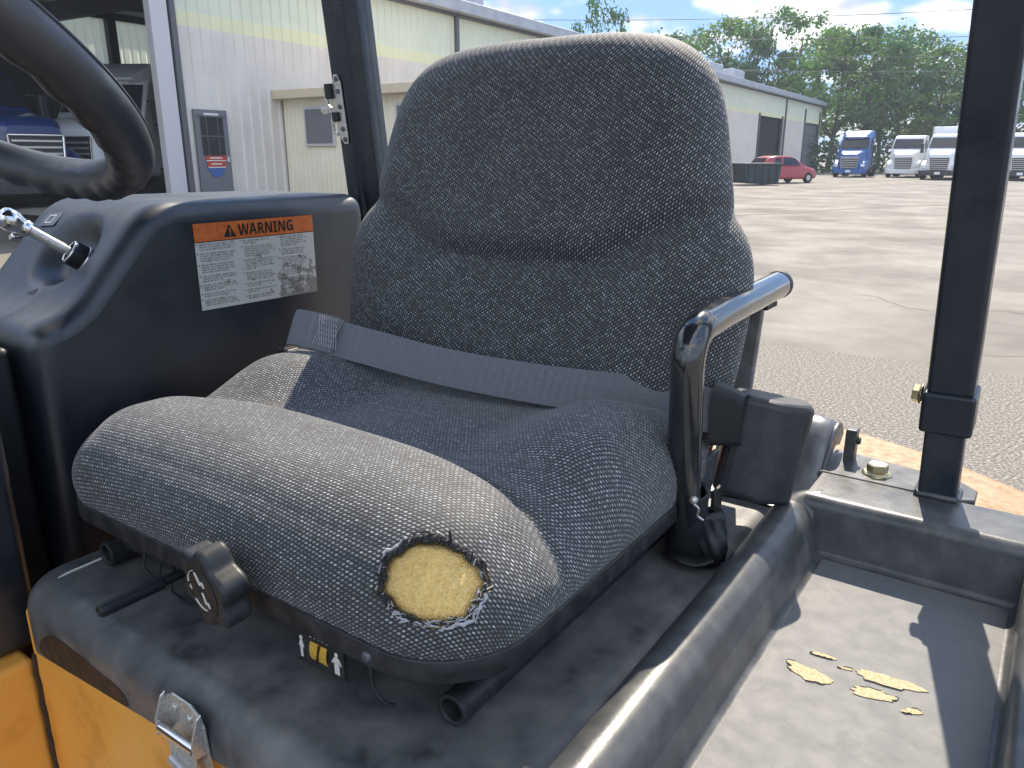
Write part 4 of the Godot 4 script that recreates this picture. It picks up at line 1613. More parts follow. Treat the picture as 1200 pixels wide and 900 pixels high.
func guard_posts():
	# left rear post: slim stub in a plate, wider tube slipped over it
	var mb := MB.new()
	var f := Vector3(.453, 1.262, -.272)
	var dir := (Vector3(.4450, 1.728, -.195) - f).normalized()
	beam(mb, f, f + dir * .12, .036, .030, .004)
	var stub := part(truck, "guard_post_stub", mb, M.post, "slim lower stub of the left guard post")
	mb = MB.new()
	var j := f + dir * .098
	beam(mb, j - dir * .022, j + dir * .022, .047, .040, .004)
	beam(mb, j + dir * .02, f + dir * .95, .041, .036, .005)
	var post := part(truck, "guard_post", mb, M.post, "dark square guard post at the left rear of the seat")
	mb = MB.new()
	var bb := Basis(Vector3(0, 1, 0), Vector3(-1, 0, 0), Vector3(0, 0, 1))
	var bp := j + dir * .012 + Vector3(-.025, 0, .004)
	mb.lathe([Vector2(.0105, 0), Vector2(.0105, .0015), Vector2(.0004, .0015)], bp, bb, 22)
	var hex := PackedVector2Array()
	for k in 6: hex.append(Vector2(cos(TAU * k / 6), sin(TAU * k / 6)) * .0092)
	mb.prism(hex, .0015, .0085, Transform3D(Basis(Vector3(0, 1, 0), Vector3(0, 0, -1), Vector3(-1, 0, 0)), bp), .001)
	part(post, "bolt", mb, M.zinc)
	mb = MB.new()
	for s in [[-.019, .016], [.019, .016], [-.019, -.016], [.019, -.016]]:
		pass
	mb.tube([f + Vector3(-.018, .001, .0155), f + Vector3(.018, .001, .0155)], .0032, 8)
	mb.tube([f + Vector3(-.0185, .001, -.014), f + Vector3(-.0185, .001, .0155)], .0032, 8)
	mb.tube([f + Vector3(.0185, .001, -.014), f + Vector3(.0185, .001, .0155)], .0032, 8)
	part(stub, "weld_bead", mb, M.rail)
	# right rear post behind the console: bent sheet with a folded face
	mb = MB.new()
	var a := Vector3(-.400, 1.40, -.332)
	var d2 := (Vector3(-.402, 1.815, -.275) - Vector3(-.400, 1.527, -.305)).normalized()
	var u := d2.cross(Vector3(0, 0, 1)).normalized()
	# profile in (x, z): wide face, fold, narrow face
	var rows := []
	for s in [-.25, 0.0, .12, .2, .35, .6, .85]:
		var c: Vector3 = a + d2 * s
		var pinch := .006 * smoothstep(.18, .08, s)
		var row := []
		for q in [[-.030, -.022], [-.030, .018], [-.027, .021], [-.005, .021], [-.002, .018 - pinch], [.000, .012 - pinch], [.004, .010], [.028, .010], [.031, .007], [.031, -.022]]:
			row.append(c + Vector3(q[0], 0, q[1]))
		rows.append(row)
	mb.grid(rows, true)
	var rp := part(truck, "guard_post", mb, M.post, "dark folded guard post behind the console, carrying a steel door latch")
	# roof of the guard, out of view: frame and a plate added to block sky
	mb = MB.new()
	mb.rbox(Vector3(0, 2.20, .45), Vector3(.98, .03, 1.16), .012)
	var roof := part(truck, "unseen_guard_roof", mb, M.post)
	for x in [-.47, .47]:
		mb = MB.new()
		mb.rbox(Vector3(x, 2.165, .55), Vector3(.05, .05, 1.36), .008)
		part(roof, "roof_rail", mb, M.post)
		mb = MB.new()
		beam(mb, Vector3(x, 1.2, 1.30), Vector3(x, 2.15, 1.20), .05, .05, .006)
		part(truck, "front_post", mb, M.post)
	# the latch on its face
	var lt := Transform3D(Basis(Vector3(1, 0, 0), d2, Vector3(1, 0, 0).cross(d2)), a + d2 * .268 + Vector3(-.018, 0, .0225))
	mb = MB.new()
	mb.prism(PackedVector2Array([Vector2(-.006, .040), Vector2(-.002, .050), Vector2(.006, .050), Vector2(.011, .040), Vector2(.012, -.040), Vector2(.011, -.050), Vector2(.003, -.050), Vector2(-.008, -.037), Vector2(-.009, -.018), Vector2(-.001, -.014), Vector2(-.001, -.006), Vector2(-.010, -.002)]), 0, .0025, lt, .0006)
	var latch := part(rp, "door_latch", mb, M.steel, "bright steel door latch bolted to the post")
	mb = MB.new()
	mb.prism(rrect(.014, .022, .002, 2), -.0005, .008, lt * Transform3D(Basis(), Vector3(-.013, .027, 0)), .001)
	mb.prism(rrect(.014, .014, .002, 2), -.0005, .007, lt * Transform3D(Basis(), Vector3(-.006, -.010, 0)), .001)
	part(rp, "latch_body", mb, M.rubber)
	mb = MB.new()
	mb.prism(PackedVector2Array([Vector2(-.024, .033), Vector2(-.019, .034), Vector2(-.017, .008), Vector2(-.012, .004), Vector2(-.012, -.002), Vector2(-.030, -.006), Vector2(-.036, -.001), Vector2(-.034, .003), Vector2(-.022, .004)]), .003, .007, lt, .0008)
	mb.prism(PackedVector2Array([Vector2(-.018, -.014), Vector2(-.009, -.015), Vector2(-.009, -.019), Vector2(-.014, -.021), Vector2(-.013, -.032), Vector2(-.007, -.033), Vector2(-.007, -.038), Vector2(-.018, -.035)]), .002, .005, lt, .0006)
	part(rp, "latch_claw", mb, M.steel)
	mb = MB.new()
	for p in [Vector2(.003, .0435), Vector2(.004, .004), Vector2(.004, .026), Vector2(.004, -.028), Vector2(.006, -.0435)]:
		mb.lathe([Vector2(.0038, 0), Vector2(.0038, .001), Vector2(.0028, .0022), Vector2(.0016, .0014), Vector2(.0001, .0014)], lt * Vector3(p.x, p.y, .0026), Basis(lt.basis.x, lt.basis.z, -lt.basis.y), 14)
	part(rp, "latch_screw", mb, M.grey_metal)

func steering():
	var c := Vector3(-.0398, 1.6766, .4481)
	var tilt := .577
	var nn := Vector3(0, cos(tilt), -sin(tilt))
	var ux := Vector3(1, 0, 0)
	var uz := ux.cross(nn).normalized()          # towards the operator or away
	var R := .1703
	var r := .0135
	var mb := MB.new()
	var rows := []
	var K := 160
	for k in K:
		var a := TAU * k / K
		var dir := ux * cos(a) + uz * sin(a)
		var row := []
		for j in 22:
			var b := TAU * j / 22
			var grip := 1.0
			var under := clampf(-sin(b), 0, 1)
			# finger waves on the underside
			var rr := r * (1.0 + .075 * pow(under, 2.0) * sin(a * 40.0)) * .99
			row.append(c + dir * (R + cos(b) * rr * .96) + nn * sin(b) * rr * 1.04)
		rows.append(row)
	rows.append(rows[0])
	mb.grid(rows, true, null, null, null)
	# normals outwards from the ring
	var flip := 0.0
	for i in range(0, mb.v.size(), 37):
		var q := mb.v[i] - c
		var pl := q - nn * q.dot(nn)
		flip += mb.n[i].dot(mb.v[i] - (c + pl.normalized() * R))
	if flip < 0:
		for i in mb.n.size(): mb.n[i] = -mb.n[i]
		mb._reflip(0)
	var rim := part(truck, "steering_wheel", mb, M.wheel_rim, "black steering wheel rim with finger waves underneath")
	# mould line round the rim
	mb = MB.new()
	var path := []
	for k in K + 1:
		var a := TAU * k / K
		path.append(c + (ux * cos(a) + uz * sin(a)) * (R + r * .60) + nn * r * .80)
	mb.tube(path, .0010, 5, false)
	part(rim, "mould_line", mb, M.wheel_rim)
	# three spokes, hub, column
	for k in 3:
		mb = MB.new()
		var a := TAU * k / 3 + PI / 2 + PI
		var dir := ux * cos(a) + uz * sin(a)
		if dir.z < -.5: dir = -dir
		mb.tube([c - nn * .035 + dir * .03, c - nn * .030 + dir * .08, c + dir * (R - .005)], [.012, .010, .008], 12)
		part(rim, "spoke", mb, M.wheel_rim)
	mb = MB.new()
	var b := Basis(ux, nn, ux.cross(nn))
	mb.lathe([Vector2(.0001, -.010), Vector2(.030, -.012), Vector2(.042, -.022), Vector2(.042, -.040), Vector2(.030, -.050), Vector2(.026, -.052)], c, b, 28)
	part(rim, "hub", mb, M.wheel_rim)
	mb = MB.new()
	mb.tube([c - nn * .05, c - nn * .62], .026, 18)
	part(truck, "steering_column", mb, M.frame)

# ------------------------------------------------------------------ the yard and what stands round it
# The yard is laid out along the camera's heading: f metres ahead, r metres to the right of the lift truck.
const HEAD := 35.0

func spot(r: float, f: float, y := 0.0) -> Vector3:
	var a := deg_to_rad(HEAD)
	return Vector3(.511 + r * cos(a) - f * sin(a), y, .588 - r * sin(a) - f * cos(a))

func off(t: float, f: float, y := 0.0) -> Vector3:
	return spot(t * f, f, y)

func rise(p: Vector3) -> float:
	# the yard climbs a little to the workshop's floor
	var q := workshop_frame().affine_inverse() * p
	return .55 * smoothstep(9.0, 1.2, q.z) * smoothstep(16.0, 4.0, q.x)

func workshop_frame() -> Transform3D:
	var ang := deg_to_rad(57.9 + HEAD)
	return Transform3D(Basis(Vector3.UP, ang), spot(-7.2, 18.5))

func yard():
	var mb := MB.new()
	var xs := []
	for i in 29: xs.append(signf(i - 14) * (pow(absf(i - 14) / 14.0, 3.2) * 1400.0 + absf(i - 14) * 2.2))
	var rows := []
	for z in xs:
		var row := []
		for x in xs: row.append(Vector3(x, -.02, z))
		rows.append(row)
	mb.grid(rows, false, null, Vector3.UP)
	var g := part(self, "ground", mb, M.concrete)
	tag(g, "", "", "", "structure")
	# apron of worn concrete, climbing to the workshop
	mb = MB.new()
	rows = []
	for i in 61:
		var row := []
		for j in 81:
			var p := Vector3(lerpf(-70, 50, j / 80.0), 0, lerpf(-85, -6.13, i / 60.0))
			p.y = rise(p)
			row.append(p)
		rows.append(row)
	mb.grid(rows, false, null, Vector3.UP)
	g = part(self, "concrete_yard", mb, M.concrete)
	tag(g, "", "", "", "structure")
	mb = MB.new()
	rows = []
	for i in 13:
		var row := []
		for j in 25: row.append(Vector3(lerpf(-24, 24, j / 24.0), .006, lerpf(-6.13 + .012 * sin(j * 3.1), 30, i / 12.0)))
		rows.append(row)
	mb.grid(rows, false, null, Vector3.UP)
	g = part(self, "asphalt", mb, M.asphalt)
	tag(g, "", "", "", "structure")
	# tar lines and cracks across the concrete
	var k := 0
	for l in [[-9.0, -16.6, -1.0, -33.0, .09], [-1.4, -9.0, 1.6, -8.6, .010], [.3, -6.6, 1.2, -9.4, .010]]:
		mb = MB.new()
		var a := Vector2(l[0], l[1])
		var b := Vector2(l[2], l[3])
		var top := []
		var low := []
		var nn := (b - a).orthogonal().normalized()
		for i in 41:
			var w: float = l[4] * rng.randf_range(.35, 1.0)
			var c := a.lerp(b, i / 40.0) + nn * (rng.randf_range(-.04, .04) + .25 * sin(i * .33 + k))
			top.append(Vector3(c.x + nn.x * w, .005, c.y + nn.y * w))
			low.append(Vector3(c.x - nn.x * w, .005, c.y - nn.y * w))
		mb.grid([top, low], false, null, Vector3.UP)
		g = part(self, "crack", mb, M.tar)
		tag(g, "", "", "", "structure")
		k += 1

func sheet(mb: MB, s0: float, s1: float, y0: float, y1: float, n := 0.0, pitch := .30, depth := .035):
	# ribbed metal cladding along local x, facing +z
	var lo := []
	var hi := []
	var s := s0
	while s < s1:
		for q in [[0.0, 0.0], [.62, 0.0], [.70, 1.0], [.92, 1.0]]:
			var x: float = s + q[0] * pitch
			if x > s1: break
			lo.append(Vector3(x, y0, n + depth * q[1])); hi.append(Vector3(x, y1, n + depth * q[1]))
		s += pitch
	lo.append(Vector3(s1, y0, n)); hi.append(Vector3(s1, y1, n))
	for i in lo.size() - 1:
		mb.quad(lo[i], lo[i + 1], hi[i + 1], hi[i], Vector3(0, 0, 1))

func workshop():
	var w := thing("workshop", "long ribbed metal workshop, grey below and pale green above, with an open truck bay", "building")
	w.transform = workshop_frame()
	var T := 4.33
	for seg in [[-.45, 46.8], [53.4, 61.3], [67.3, 68.0], [-30.0, -10.5]]:
		var mb := MB.new()
		sheet(mb, seg[0], seg[1], -.3, T)
		part(w, "lower_cladding", mb, M.wall_low)
	for seg in [[-.45, 68.0], [-30.0, -10.5]]:
		var mb := MB.new()
		if seg[0] > -1:
			sheet(mb, -.45, 68.0, T, T + .30)
		else:
			sheet(mb, seg[0], seg[1], T, T + .30)
		part(w, "band", mb, M.wall_band)
		mb = MB.new()
		sheet(mb, seg[0], seg[1], T + .30, 5.95)
		part(w, "upper_cladding", mb, M.wall_high)
	var mb := MB.new()
	# gutter and fascia
	mb.rbox(Vector3(19, 6.12, .22), Vector3(99, .36, .40), .03)
	part(w, "gutter", mb, M.roof)
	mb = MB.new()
	mb.box(Vector3(19, 5.90, .10), Vector3(98.6, .10, .12))  # dark strip under the gutter
	part(w, "dark_eave_trim", mb, M.trim_dark)
	# roof in two slopes over its own thickness
	mb = MB.new()
	var pr := [Vector2(.30, 6.24), Vector2(-5.1, 6.85), Vector2(-10.5, 6.60), Vector2(-10.5, 6.46), Vector2(-5.1, 6.7), Vector2(.30, 6.08)]
	for i in 6:
		var a: Vector2 = pr[i]
		var b: Vector2 = pr[(i + 1) % 6]
		mb.quad(Vector3(-30.4, a.y, a.x), Vector3(68.4, a.y, a.x), Vector3(68.4, b.y, b.x), Vector3(-30.4, b.y, b.x), Vector3(0, 1.0 if i < 2 else -1.0, .1 if i == 2 else 0))
	part(w, "roof", mb, M.roof)
	mb = MB.new()
	mb.rbox(Vector3(11.1, 6.62, -.9), Vector3(2.7, .62, .9), .05)
	part(w, "roof_monitor", mb, M.roof)
	for s in [41.0, 46.0]:
		mb = MB.new()
		mb.rbox(Vector3(s, 6.9, -2.2), Vector3(2.6, .9, 1.6), .06)
		part(w, "roof_vent", mb, M.roof)
	# far gable end, back wall with translucent panels, inner walls
	mb = MB.new()
	mb.box(Vector3(68.1, 3.0, -5.2), Vector3(.16, 6.2, 10.4))
	part(w, "gable_wall", mb, M.wall_low)
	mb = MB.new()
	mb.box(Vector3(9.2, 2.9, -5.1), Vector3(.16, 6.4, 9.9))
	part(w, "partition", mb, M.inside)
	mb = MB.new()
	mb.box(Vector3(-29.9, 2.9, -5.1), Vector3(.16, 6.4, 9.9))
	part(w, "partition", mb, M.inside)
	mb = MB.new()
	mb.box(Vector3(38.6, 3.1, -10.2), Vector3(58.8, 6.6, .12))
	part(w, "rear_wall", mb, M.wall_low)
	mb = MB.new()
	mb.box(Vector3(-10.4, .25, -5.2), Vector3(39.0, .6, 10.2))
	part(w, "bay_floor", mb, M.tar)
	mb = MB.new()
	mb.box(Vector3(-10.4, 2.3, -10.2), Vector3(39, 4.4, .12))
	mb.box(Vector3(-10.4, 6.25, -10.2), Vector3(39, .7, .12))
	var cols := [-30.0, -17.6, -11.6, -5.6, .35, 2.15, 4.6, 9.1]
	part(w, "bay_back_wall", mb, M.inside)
	for i in cols.size() - 1:
		mb = MB.new()
		var a: float = cols[i] + .16
		var b: float = cols[i + 1] - .16
		sheet(mb, a, b, 4.5, 5.9, -10.2, .30, .03)
		part(w, "translucent_panel", mb, M.skylight)
		mb = MB.new()
		mb.box(Vector3(cols[i + 1], 5.2, -10.15), Vector3(.30, 1.42, .30))
		part(w, "panel_post", mb, M.beam)
	for i in 4:
		mb = MB.new()
		var s: float = [-15.0, -9.6, -3.6, 2.2][i]
		mb.box(Vector3(s, 5.7, -5.2), Vector3(.22, .5, 9.8))
		part(w, "rafter", mb, M.beam)
	for i in 3:
		mb = MB.new()
		mb.box(Vector3(-10.4, 6.0 + .0 * i, -2.2 - 3.0 * i), Vector3(38.0, .16, .12))
		part(w, "purlin", mb, M.beam)
	mb = MB.new()
	mb.box(Vector3(-5.6, 6.13, -5.2), Vector3(29.4, .04, 9.9))
	part(w, "bay_ceiling", mb, M.inside_pale)
	for p in [[-4.4, -4.0], [-9.4, -4.0]]:
		mb = MB.new()
		mb.lathe([Vector2(.02, .16), Vector2(.08, .12), Vector2(.20, -.04), Vector2(.19, -.06), Vector2(.02, -.06)], Vector3(p[0], 5.85, p[1]), Basis(), 16)
		part(w, "bay_lamp", mb, M.lamp)
	# jamb of the open bay
	mb = MB.new()
	mb.rbox(Vector3(-.72, 2.9, .02), Vector3(.42, 6.1, .22), .02)
	part(w, "bay_jamb", mb, M.trim)
	mb = MB.new()
	mb.rbox(Vector3(-.40, 2.9, .10), Vector3(.13, 6.0, .12), .02)
	part(w, "downpipe", mb, M.trim_dark)
	for s in [10.05, 29.0, 54.2]:
		mb = MB.new()
		mb.rbox(Vector3(s, 3.0, .10), Vector3(.16, 6.0, .12), .03)
		part(w, "downpipe", mb, M.trim_dark)
	mb = MB.new()
	mb.box(Vector3(-5.7, 5.75, .02), Vector3(9.6, .5, .2))
	part(w, "bay_lintel", mb, M.beam)
	# entrance door with a glazed upper half and a shield sign
	mb = MB.new()
	mb.rbox(Vector3(.345, 1.57, .045), Vector3(.90, 2.06, .06), .01)
	var fr := part(w, "entrance_door", mb, M.door_grey, "grey entrance door with glazed upper half and a red white and blue shield")
	mb = MB.new()
	mb.box(Vector3(.345, 2.02, .078), Vector3(.62, .86, .008))
	part(fr, "pane", mb, M.glass)
	for q in [[.345, 2.46, .80, .04], [.345, 2.02, .64, .02], [.19, 2.02, .02, .86], [.50, 2.02, .02, .86]]:
		mb = MB.new()
		mb.box(Vector3(q[0], q[1], .085), Vector3(q[2], q[3], .012))
		part(fr, "glazing_bar", mb, M.trim_dark)
	mb = MB.new()
	mb.box(Vector3(.345, 2.50, .088), Vector3(.40, .05, .006))
	part(fr, "notice", mb, M.white_print)
	mb = MB.new()
	mb.rbox(Vector3(.70, 1.50, .10), Vector3(.05, .12, .05), .01)
	part(fr, "handle", mb, M.trim)
	var sh := PackedVector2Array([Vector2(-.27, .12), Vector2(-.22, .16), Vector2(0, .14), Vector2(.22, .16), Vector2(.27, .12), Vector2(.25, -.06), Vector2(.16, -.20), Vector2(0, -.27), Vector2(-.16, -.20), Vector2(-.25, -.06)])
	mb = MB.new()
	mb.prism(sh, .080, .088, Transform3D(Basis(), Vector3(.36, 1.36, 0)))
	var sg := part(fr, "shield_sign", mb, M.blue_paint)
	mb = MB.new()
	mb.box(Vector3(.36, 1.40, .0905), Vector3(.50, .12, .005))
	mb.box(Vector3(.36, 1.535, .0905), Vector3(.56, .09, .005))
	part(sg, "red_band", mb, M.red)
	mb = MB.new()
	mb.box(Vector3(.36, 1.475, .0905), Vector3(.54, .022, .006))
	mb.box(Vector3(.36, 1.325, .0905), Vector3(.48, .022, .006))
	mb.box(Vector3(.36, 1.535, .094), Vector3(.34, .03, .004))
	mb.box(Vector3(.36, 1.40, .094), Vector3(.30, .03, .004))
	part(sg, "white_band", mb, M.white_print)
	# roller door and end door on the far stretch
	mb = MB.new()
	mb.box(Vector3(50.1, 2.1, -.25), Vector3(6.6, 4.7, .1))  # solid dark slab set back in the wall
	part(w, "roller_door", mb, M.dark, "dark panel closing a doorway in the far stretch of the wall")
	mb = MB.new()
	mb.box(Vector3(64.3, 2.6, -.2), Vector3(6.0, 5.6, .1))
	var ed := part(w, "end_door", mb, M.door_grey)
	for i in 6:
		mb = MB.new()
		mb.box(Vector3(64.3, .6 + i * .9, -.13), Vector3(5.9, .06, .05))
		part(ed, "door_rail", mb, M.trim_dark)
	for q in [[46.8, 4.5], [53.4, 4.5], [61.3, 5.4], [67.3, 5.4]]:
		mb = MB.new()
		mb.box(Vector3(q[0], q[1] / 2, .05), Vector3(.16, q[1], .14))
		part(w, "door_frame", mb, M.trim_dark)
	# low annex in front of the wall
	var x := thing("annex", "low cream annex with a flat roof and two grey windows in front of the workshop", "building")
	x.transform = workshop_frame()
	mb = MB.new()
	var t := Transform3D(Basis(Vector3(0, 1, 0), -PI / 2), Vector3(2.57, 0, 0))
	var face := MB.new()
	sheet(face, .05, 6.6, -.3, 2.95, 0.0, .16, .008)
	for i in face.v.size():
		mb.v.append(t * face.v[i]); mb.n.append(t.basis * face.n[i]); mb.uv.append(face.uv[i])
	mb.idx = face.idx
	mb.box(Vector3(5.75, 1.3, 3.3), Vector3(6.2, 3.3, 6.5))
	part(x, "wall", mb, M.annex)
	mb = MB.new()
	mb.rbox(Vector3(5.6, 3.04, 3.2), Vector3(6.7, .22, 7.2), .02)
	part(x, "roof", mb, M.annex_trim)
	for q in [[1.32, 1.0], [4.25, .95]]:
		mb = MB.new()
		mb.box(Vector3(2.53, 2.28, q[0]), Vector3(.06, .92, q[1]))
		var fr2 := part(x, "window", mb, M.trim)
		mb = MB.new()
		mb.box(Vector3(2.495, 2.28, q[0]), Vector3(.02, .80, q[1] - .12))
		part(fr2, "pane", mb, M.door_grey)

# ------------------------------------------------------------------ trees
func crown_mesh(sd: int, airy: float) -> ArrayMesh:
	var r := RandomNumberGenerator.new()
	r.seed = sd
	var mb := MB.new()
	# boughs: clumps spread through an uneven volume, thousands of small leaf sprays on them
	var clumps := []
	for i in int(46 - 14 * airy):
		var h := pow(r.randf(), .8)
		var prof := sin(PI * clampf(.10 + h * .86, 0, 1))
		var a := r.randf() * TAU
		var d := sqrt(r.randf()) * (.26 + .74 * prof) * .42
		clumps.append([Vector3(cos(a) * d, .24 + h * .72, sin(a) * d), r.randf_range(.055, .125) * (1.0 - .25 * airy)])
	for c in clumps:
		var n := int(95 * (1.0 - .35 * airy))
		for i in n:
			var dir := Vector3(r.randfn(), r.randfn() * .8, r.randfn()).normalized()
			var p: Vector3 = c[0] + dir * c[1] * pow(r.randf(), .45) * Vector3(1.15, .8, 1.15)
			var s := r.randf_range(.010, .021)
			var nn := (dir + Vector3(r.randfn(), r.randfn() + .6, r.randfn()) * .7).normalized()
			var u := nn.cross(Vector3(r.randfn(), r.randfn(), r.randfn())).normalized()
			var w := nn.cross(u)
			var b := mb.v.size()
			for q in [-u * s, w * s * .55, u * s * 1.1 - nn * s * .25, -w * s * .55]:
				mb.v.append(p + q); mb.n.append(nn); mb.uv.append(Vector2.ZERO)
			mb.tri(b, b + 1, b + 2); mb.tri(b, b + 2, b + 3)
	return mb.mesh()

func trunk_mesh(sd: int) -> ArrayMesh:
	var r := RandomNumberGenerator.new()
	r.seed = sd
	var mb := MB.new()
	var path := []
	var rad := []
	for i in 9:
		var t := i / 8.0
		path.append(Vector3(sin(t * 3.0 + sd) * .018, t * .80, cos(t * 2.4 + sd) * .018))
		rad.append(lerpf(.022, .004, pow(t, .8)))
	mb.tube(path, rad, 9)
	for i in 9:
		var t := r.randf_range(.25, .85)
		var p := Vector3(sin(t / .8 * 3.0 + sd) * .018, t * .80, cos(t / .8 * 2.4 + sd) * .018)
		var a := r.randf() * TAU
		var L := r.randf_range(.16, .30)
		var d := Vector3(cos(a), r.randf_range(.5, 1.1), sin(a)).normalized()
		mb.tube([p, p + d * L * .5, p + d * L + Vector3(0, .03, 0)], [.0085, .006, .002], 6)
	return mb.mesh()

func trees():
	var crowns := []
	var trunks := []
	for i in 4:
		crowns.append(crown_mesh(100 + i, [0.0, .25, .8, .1][i]))
		trunks.append(trunk_mesh(200 + i))
	var list := [
		# t = place across the view, f ahead, height, width factor, variant
		[.205, 92, 15.2, 1.0, 0, "leafy tree rising over the workshop roof beside the seat backrest"],
		[.262, 88, 15.6, .95, 1, "broad tree behind the far end of the workshop roof"],
		[.308, 84, 13.6, .8, 3, "lower tree just above the workshop's roof end"],
		[.345, 86, 16.6, .85, 2, "tall airy tree with sky showing through its top"],
		[.398, 80, 13.9, 1.0, 0, "dense tree beside the end of the workshop"],
		[.438, 78, 13.4, 1.0, 3, "rounded tree behind the blue tractor"],
		[.480, 82, 13.6, 1.05, 1, "spreading tree between the blue tractor and the white tractor"],
		[.525, 78, 12.0, 1.05, 0, "dark full tree behind the white tractor"],
		[.568, 80, 11.6, 1.1, 3, "low broad tree behind the box truck"],
		[.612, 76, 10.2, 1.1, 1, "shorter tree seen beside the guard post"],
		[.660, 78, 9.6, 1.1, 0, "tree at the right edge beyond the guard post"],
		[.112, 66, 13.6, .55, 2, "lone tree top peeping over the workshop roof behind the seat"],
		[.375, 98, 15.0, 1.1, 1, "taller tree standing farther back beyond the workshop's end"],
		[.455, 98, 14.6, 1.2, 0, "taller tree standing farther back above the blue tractor"],
		[.545, 96, 12.6, 1.2, 3, "tree standing farther back above the white trucks"],
		[.72, 80, 9.6, 1.1, 1, "tree beyond the right edge of the yard"]]
	var k := 0
	for l in list:
		var t := thing("tree", l[5], "tree", off(l[0], l[1]), "trees along the far side of the yard", k * 1.7)
		var h: float = l[2]
		var c := part(t, "crown", crowns[l[4]], M["leaf%d" % (k % 3)])
		c.scale = Vector3(h * l[3], h, h * l[3])
		var tr := part(t, "trunk", trunks[l[4]], M.bark)
		tr.scale = Vector3(h, h, h)
		k += 1
	# undergrowth along the fence line
	var r := RandomNumberGenerator.new()
	r.seed = 8
	var mb := MB.new()
	for i in 5200:
		var t := r.randf_range(.36, .80)
		var top := 2.6 + 1.5 * sin(t * 40.0) + 1.0 * sin(t * 97.0)
		var p := off(t, r.randf_range(73, 77.5), pow(r.randf(), .8) * top)
		var s := r.randf_range(.14, .30)
		var nn := Vector3(r.randfn(), r.randfn() + .5, r.randfn()).normalized()
		var u := nn.cross(Vector3(r.randfn(), r.randfn(), r.randfn())).normalized()
		var w := nn.cross(u)
		var b := mb.v.size()
		for q in [-u * s, w * s * .6, u * s, -w * s * .6]:
			mb.v.append(p + q); mb.n.append(nn); mb.uv.append(Vector2.ZERO)
		mb.tri(b, b + 1, b + 2); mb.tri(b, b + 2, b + 3)
	var o := part(self, "undergrowth", mb, M.leaf2)
	tag(o, "dark green undergrowth under the trees along the far side of the yard", "undergrowth", "", "stuff")

# ------------------------------------------------------------------ vehicles
func wheel(parent: Node3D, at: Vector3, r: float, w: float):
	var mb := MB.new()
	var b := Basis(Vector3(0, 1, 0), Vector3(1, 0, 0), Vector3(0, 0, -1))
	mb.lathe([Vector2(r * .56, w * .42), Vector2(r * .60, w * .5), Vector2(r * .92, w * .5), Vector2(r, w * .36), Vector2(r, -w * .36), Vector2(r * .92, -w * .5), Vector2(r * .60, -w * .5), Vector2(r * .56, -w * .42)], at, b, 24)
	var o := part(parent, "wheel", mb, M.tyre)
	mb = MB.new()
	mb.lathe([Vector2(.01, -w * .30), Vector2(r * .57, -w * .42), Vector2(r * .57, w * .42), Vector2(r * .42, w * .30), Vector2(r * .18, w * .34), Vector2(.01, w * .36)], at, b, 20)
	part(o, "rim", mb, M.steel)

func block(mb: MB, secs: Array, r := .08):
	# smooth-cornered loft: each section is [z, half width, y low, y high, top half width]
	var rows := []
	for s in secs:
		var tw: float = s[4] if s.size() > 4 else s[1]
		var row := []
		var pts := [Vector2(-s[1], s[2]), Vector2(s[1], s[2]), Vector2(tw, s[3]), Vector2(-tw, s[3])]
		for i in 4:
			var p: Vector2 = pts[i]
			var a: Vector2 = (pts[(i + 3) % 4] - p)
			var b: Vector2 = (pts[(i + 1) % 4] - p)
			var rr: float = minf(r, minf(a.length(), b.length()) * .45)
			for k in 5:
				var t := k / 4.0
				var q := (p + a.normalized() * rr * (1.0 - t)).lerp(p + b.normalized() * rr * t, t)
				row.append(Vector3(q.x, q.y, s[0]))
		rows.append(row)
	# doubled end rings keep the ends crisp
	mb.grid(rows, true)
	mb.fan(rows[0], Vector3(0, 0, signf(secs[0][0] - secs[-1][0])))
	mb.fan(rows[-1], Vector3(0, 0, signf(secs[-1][0] - secs[0][0])))

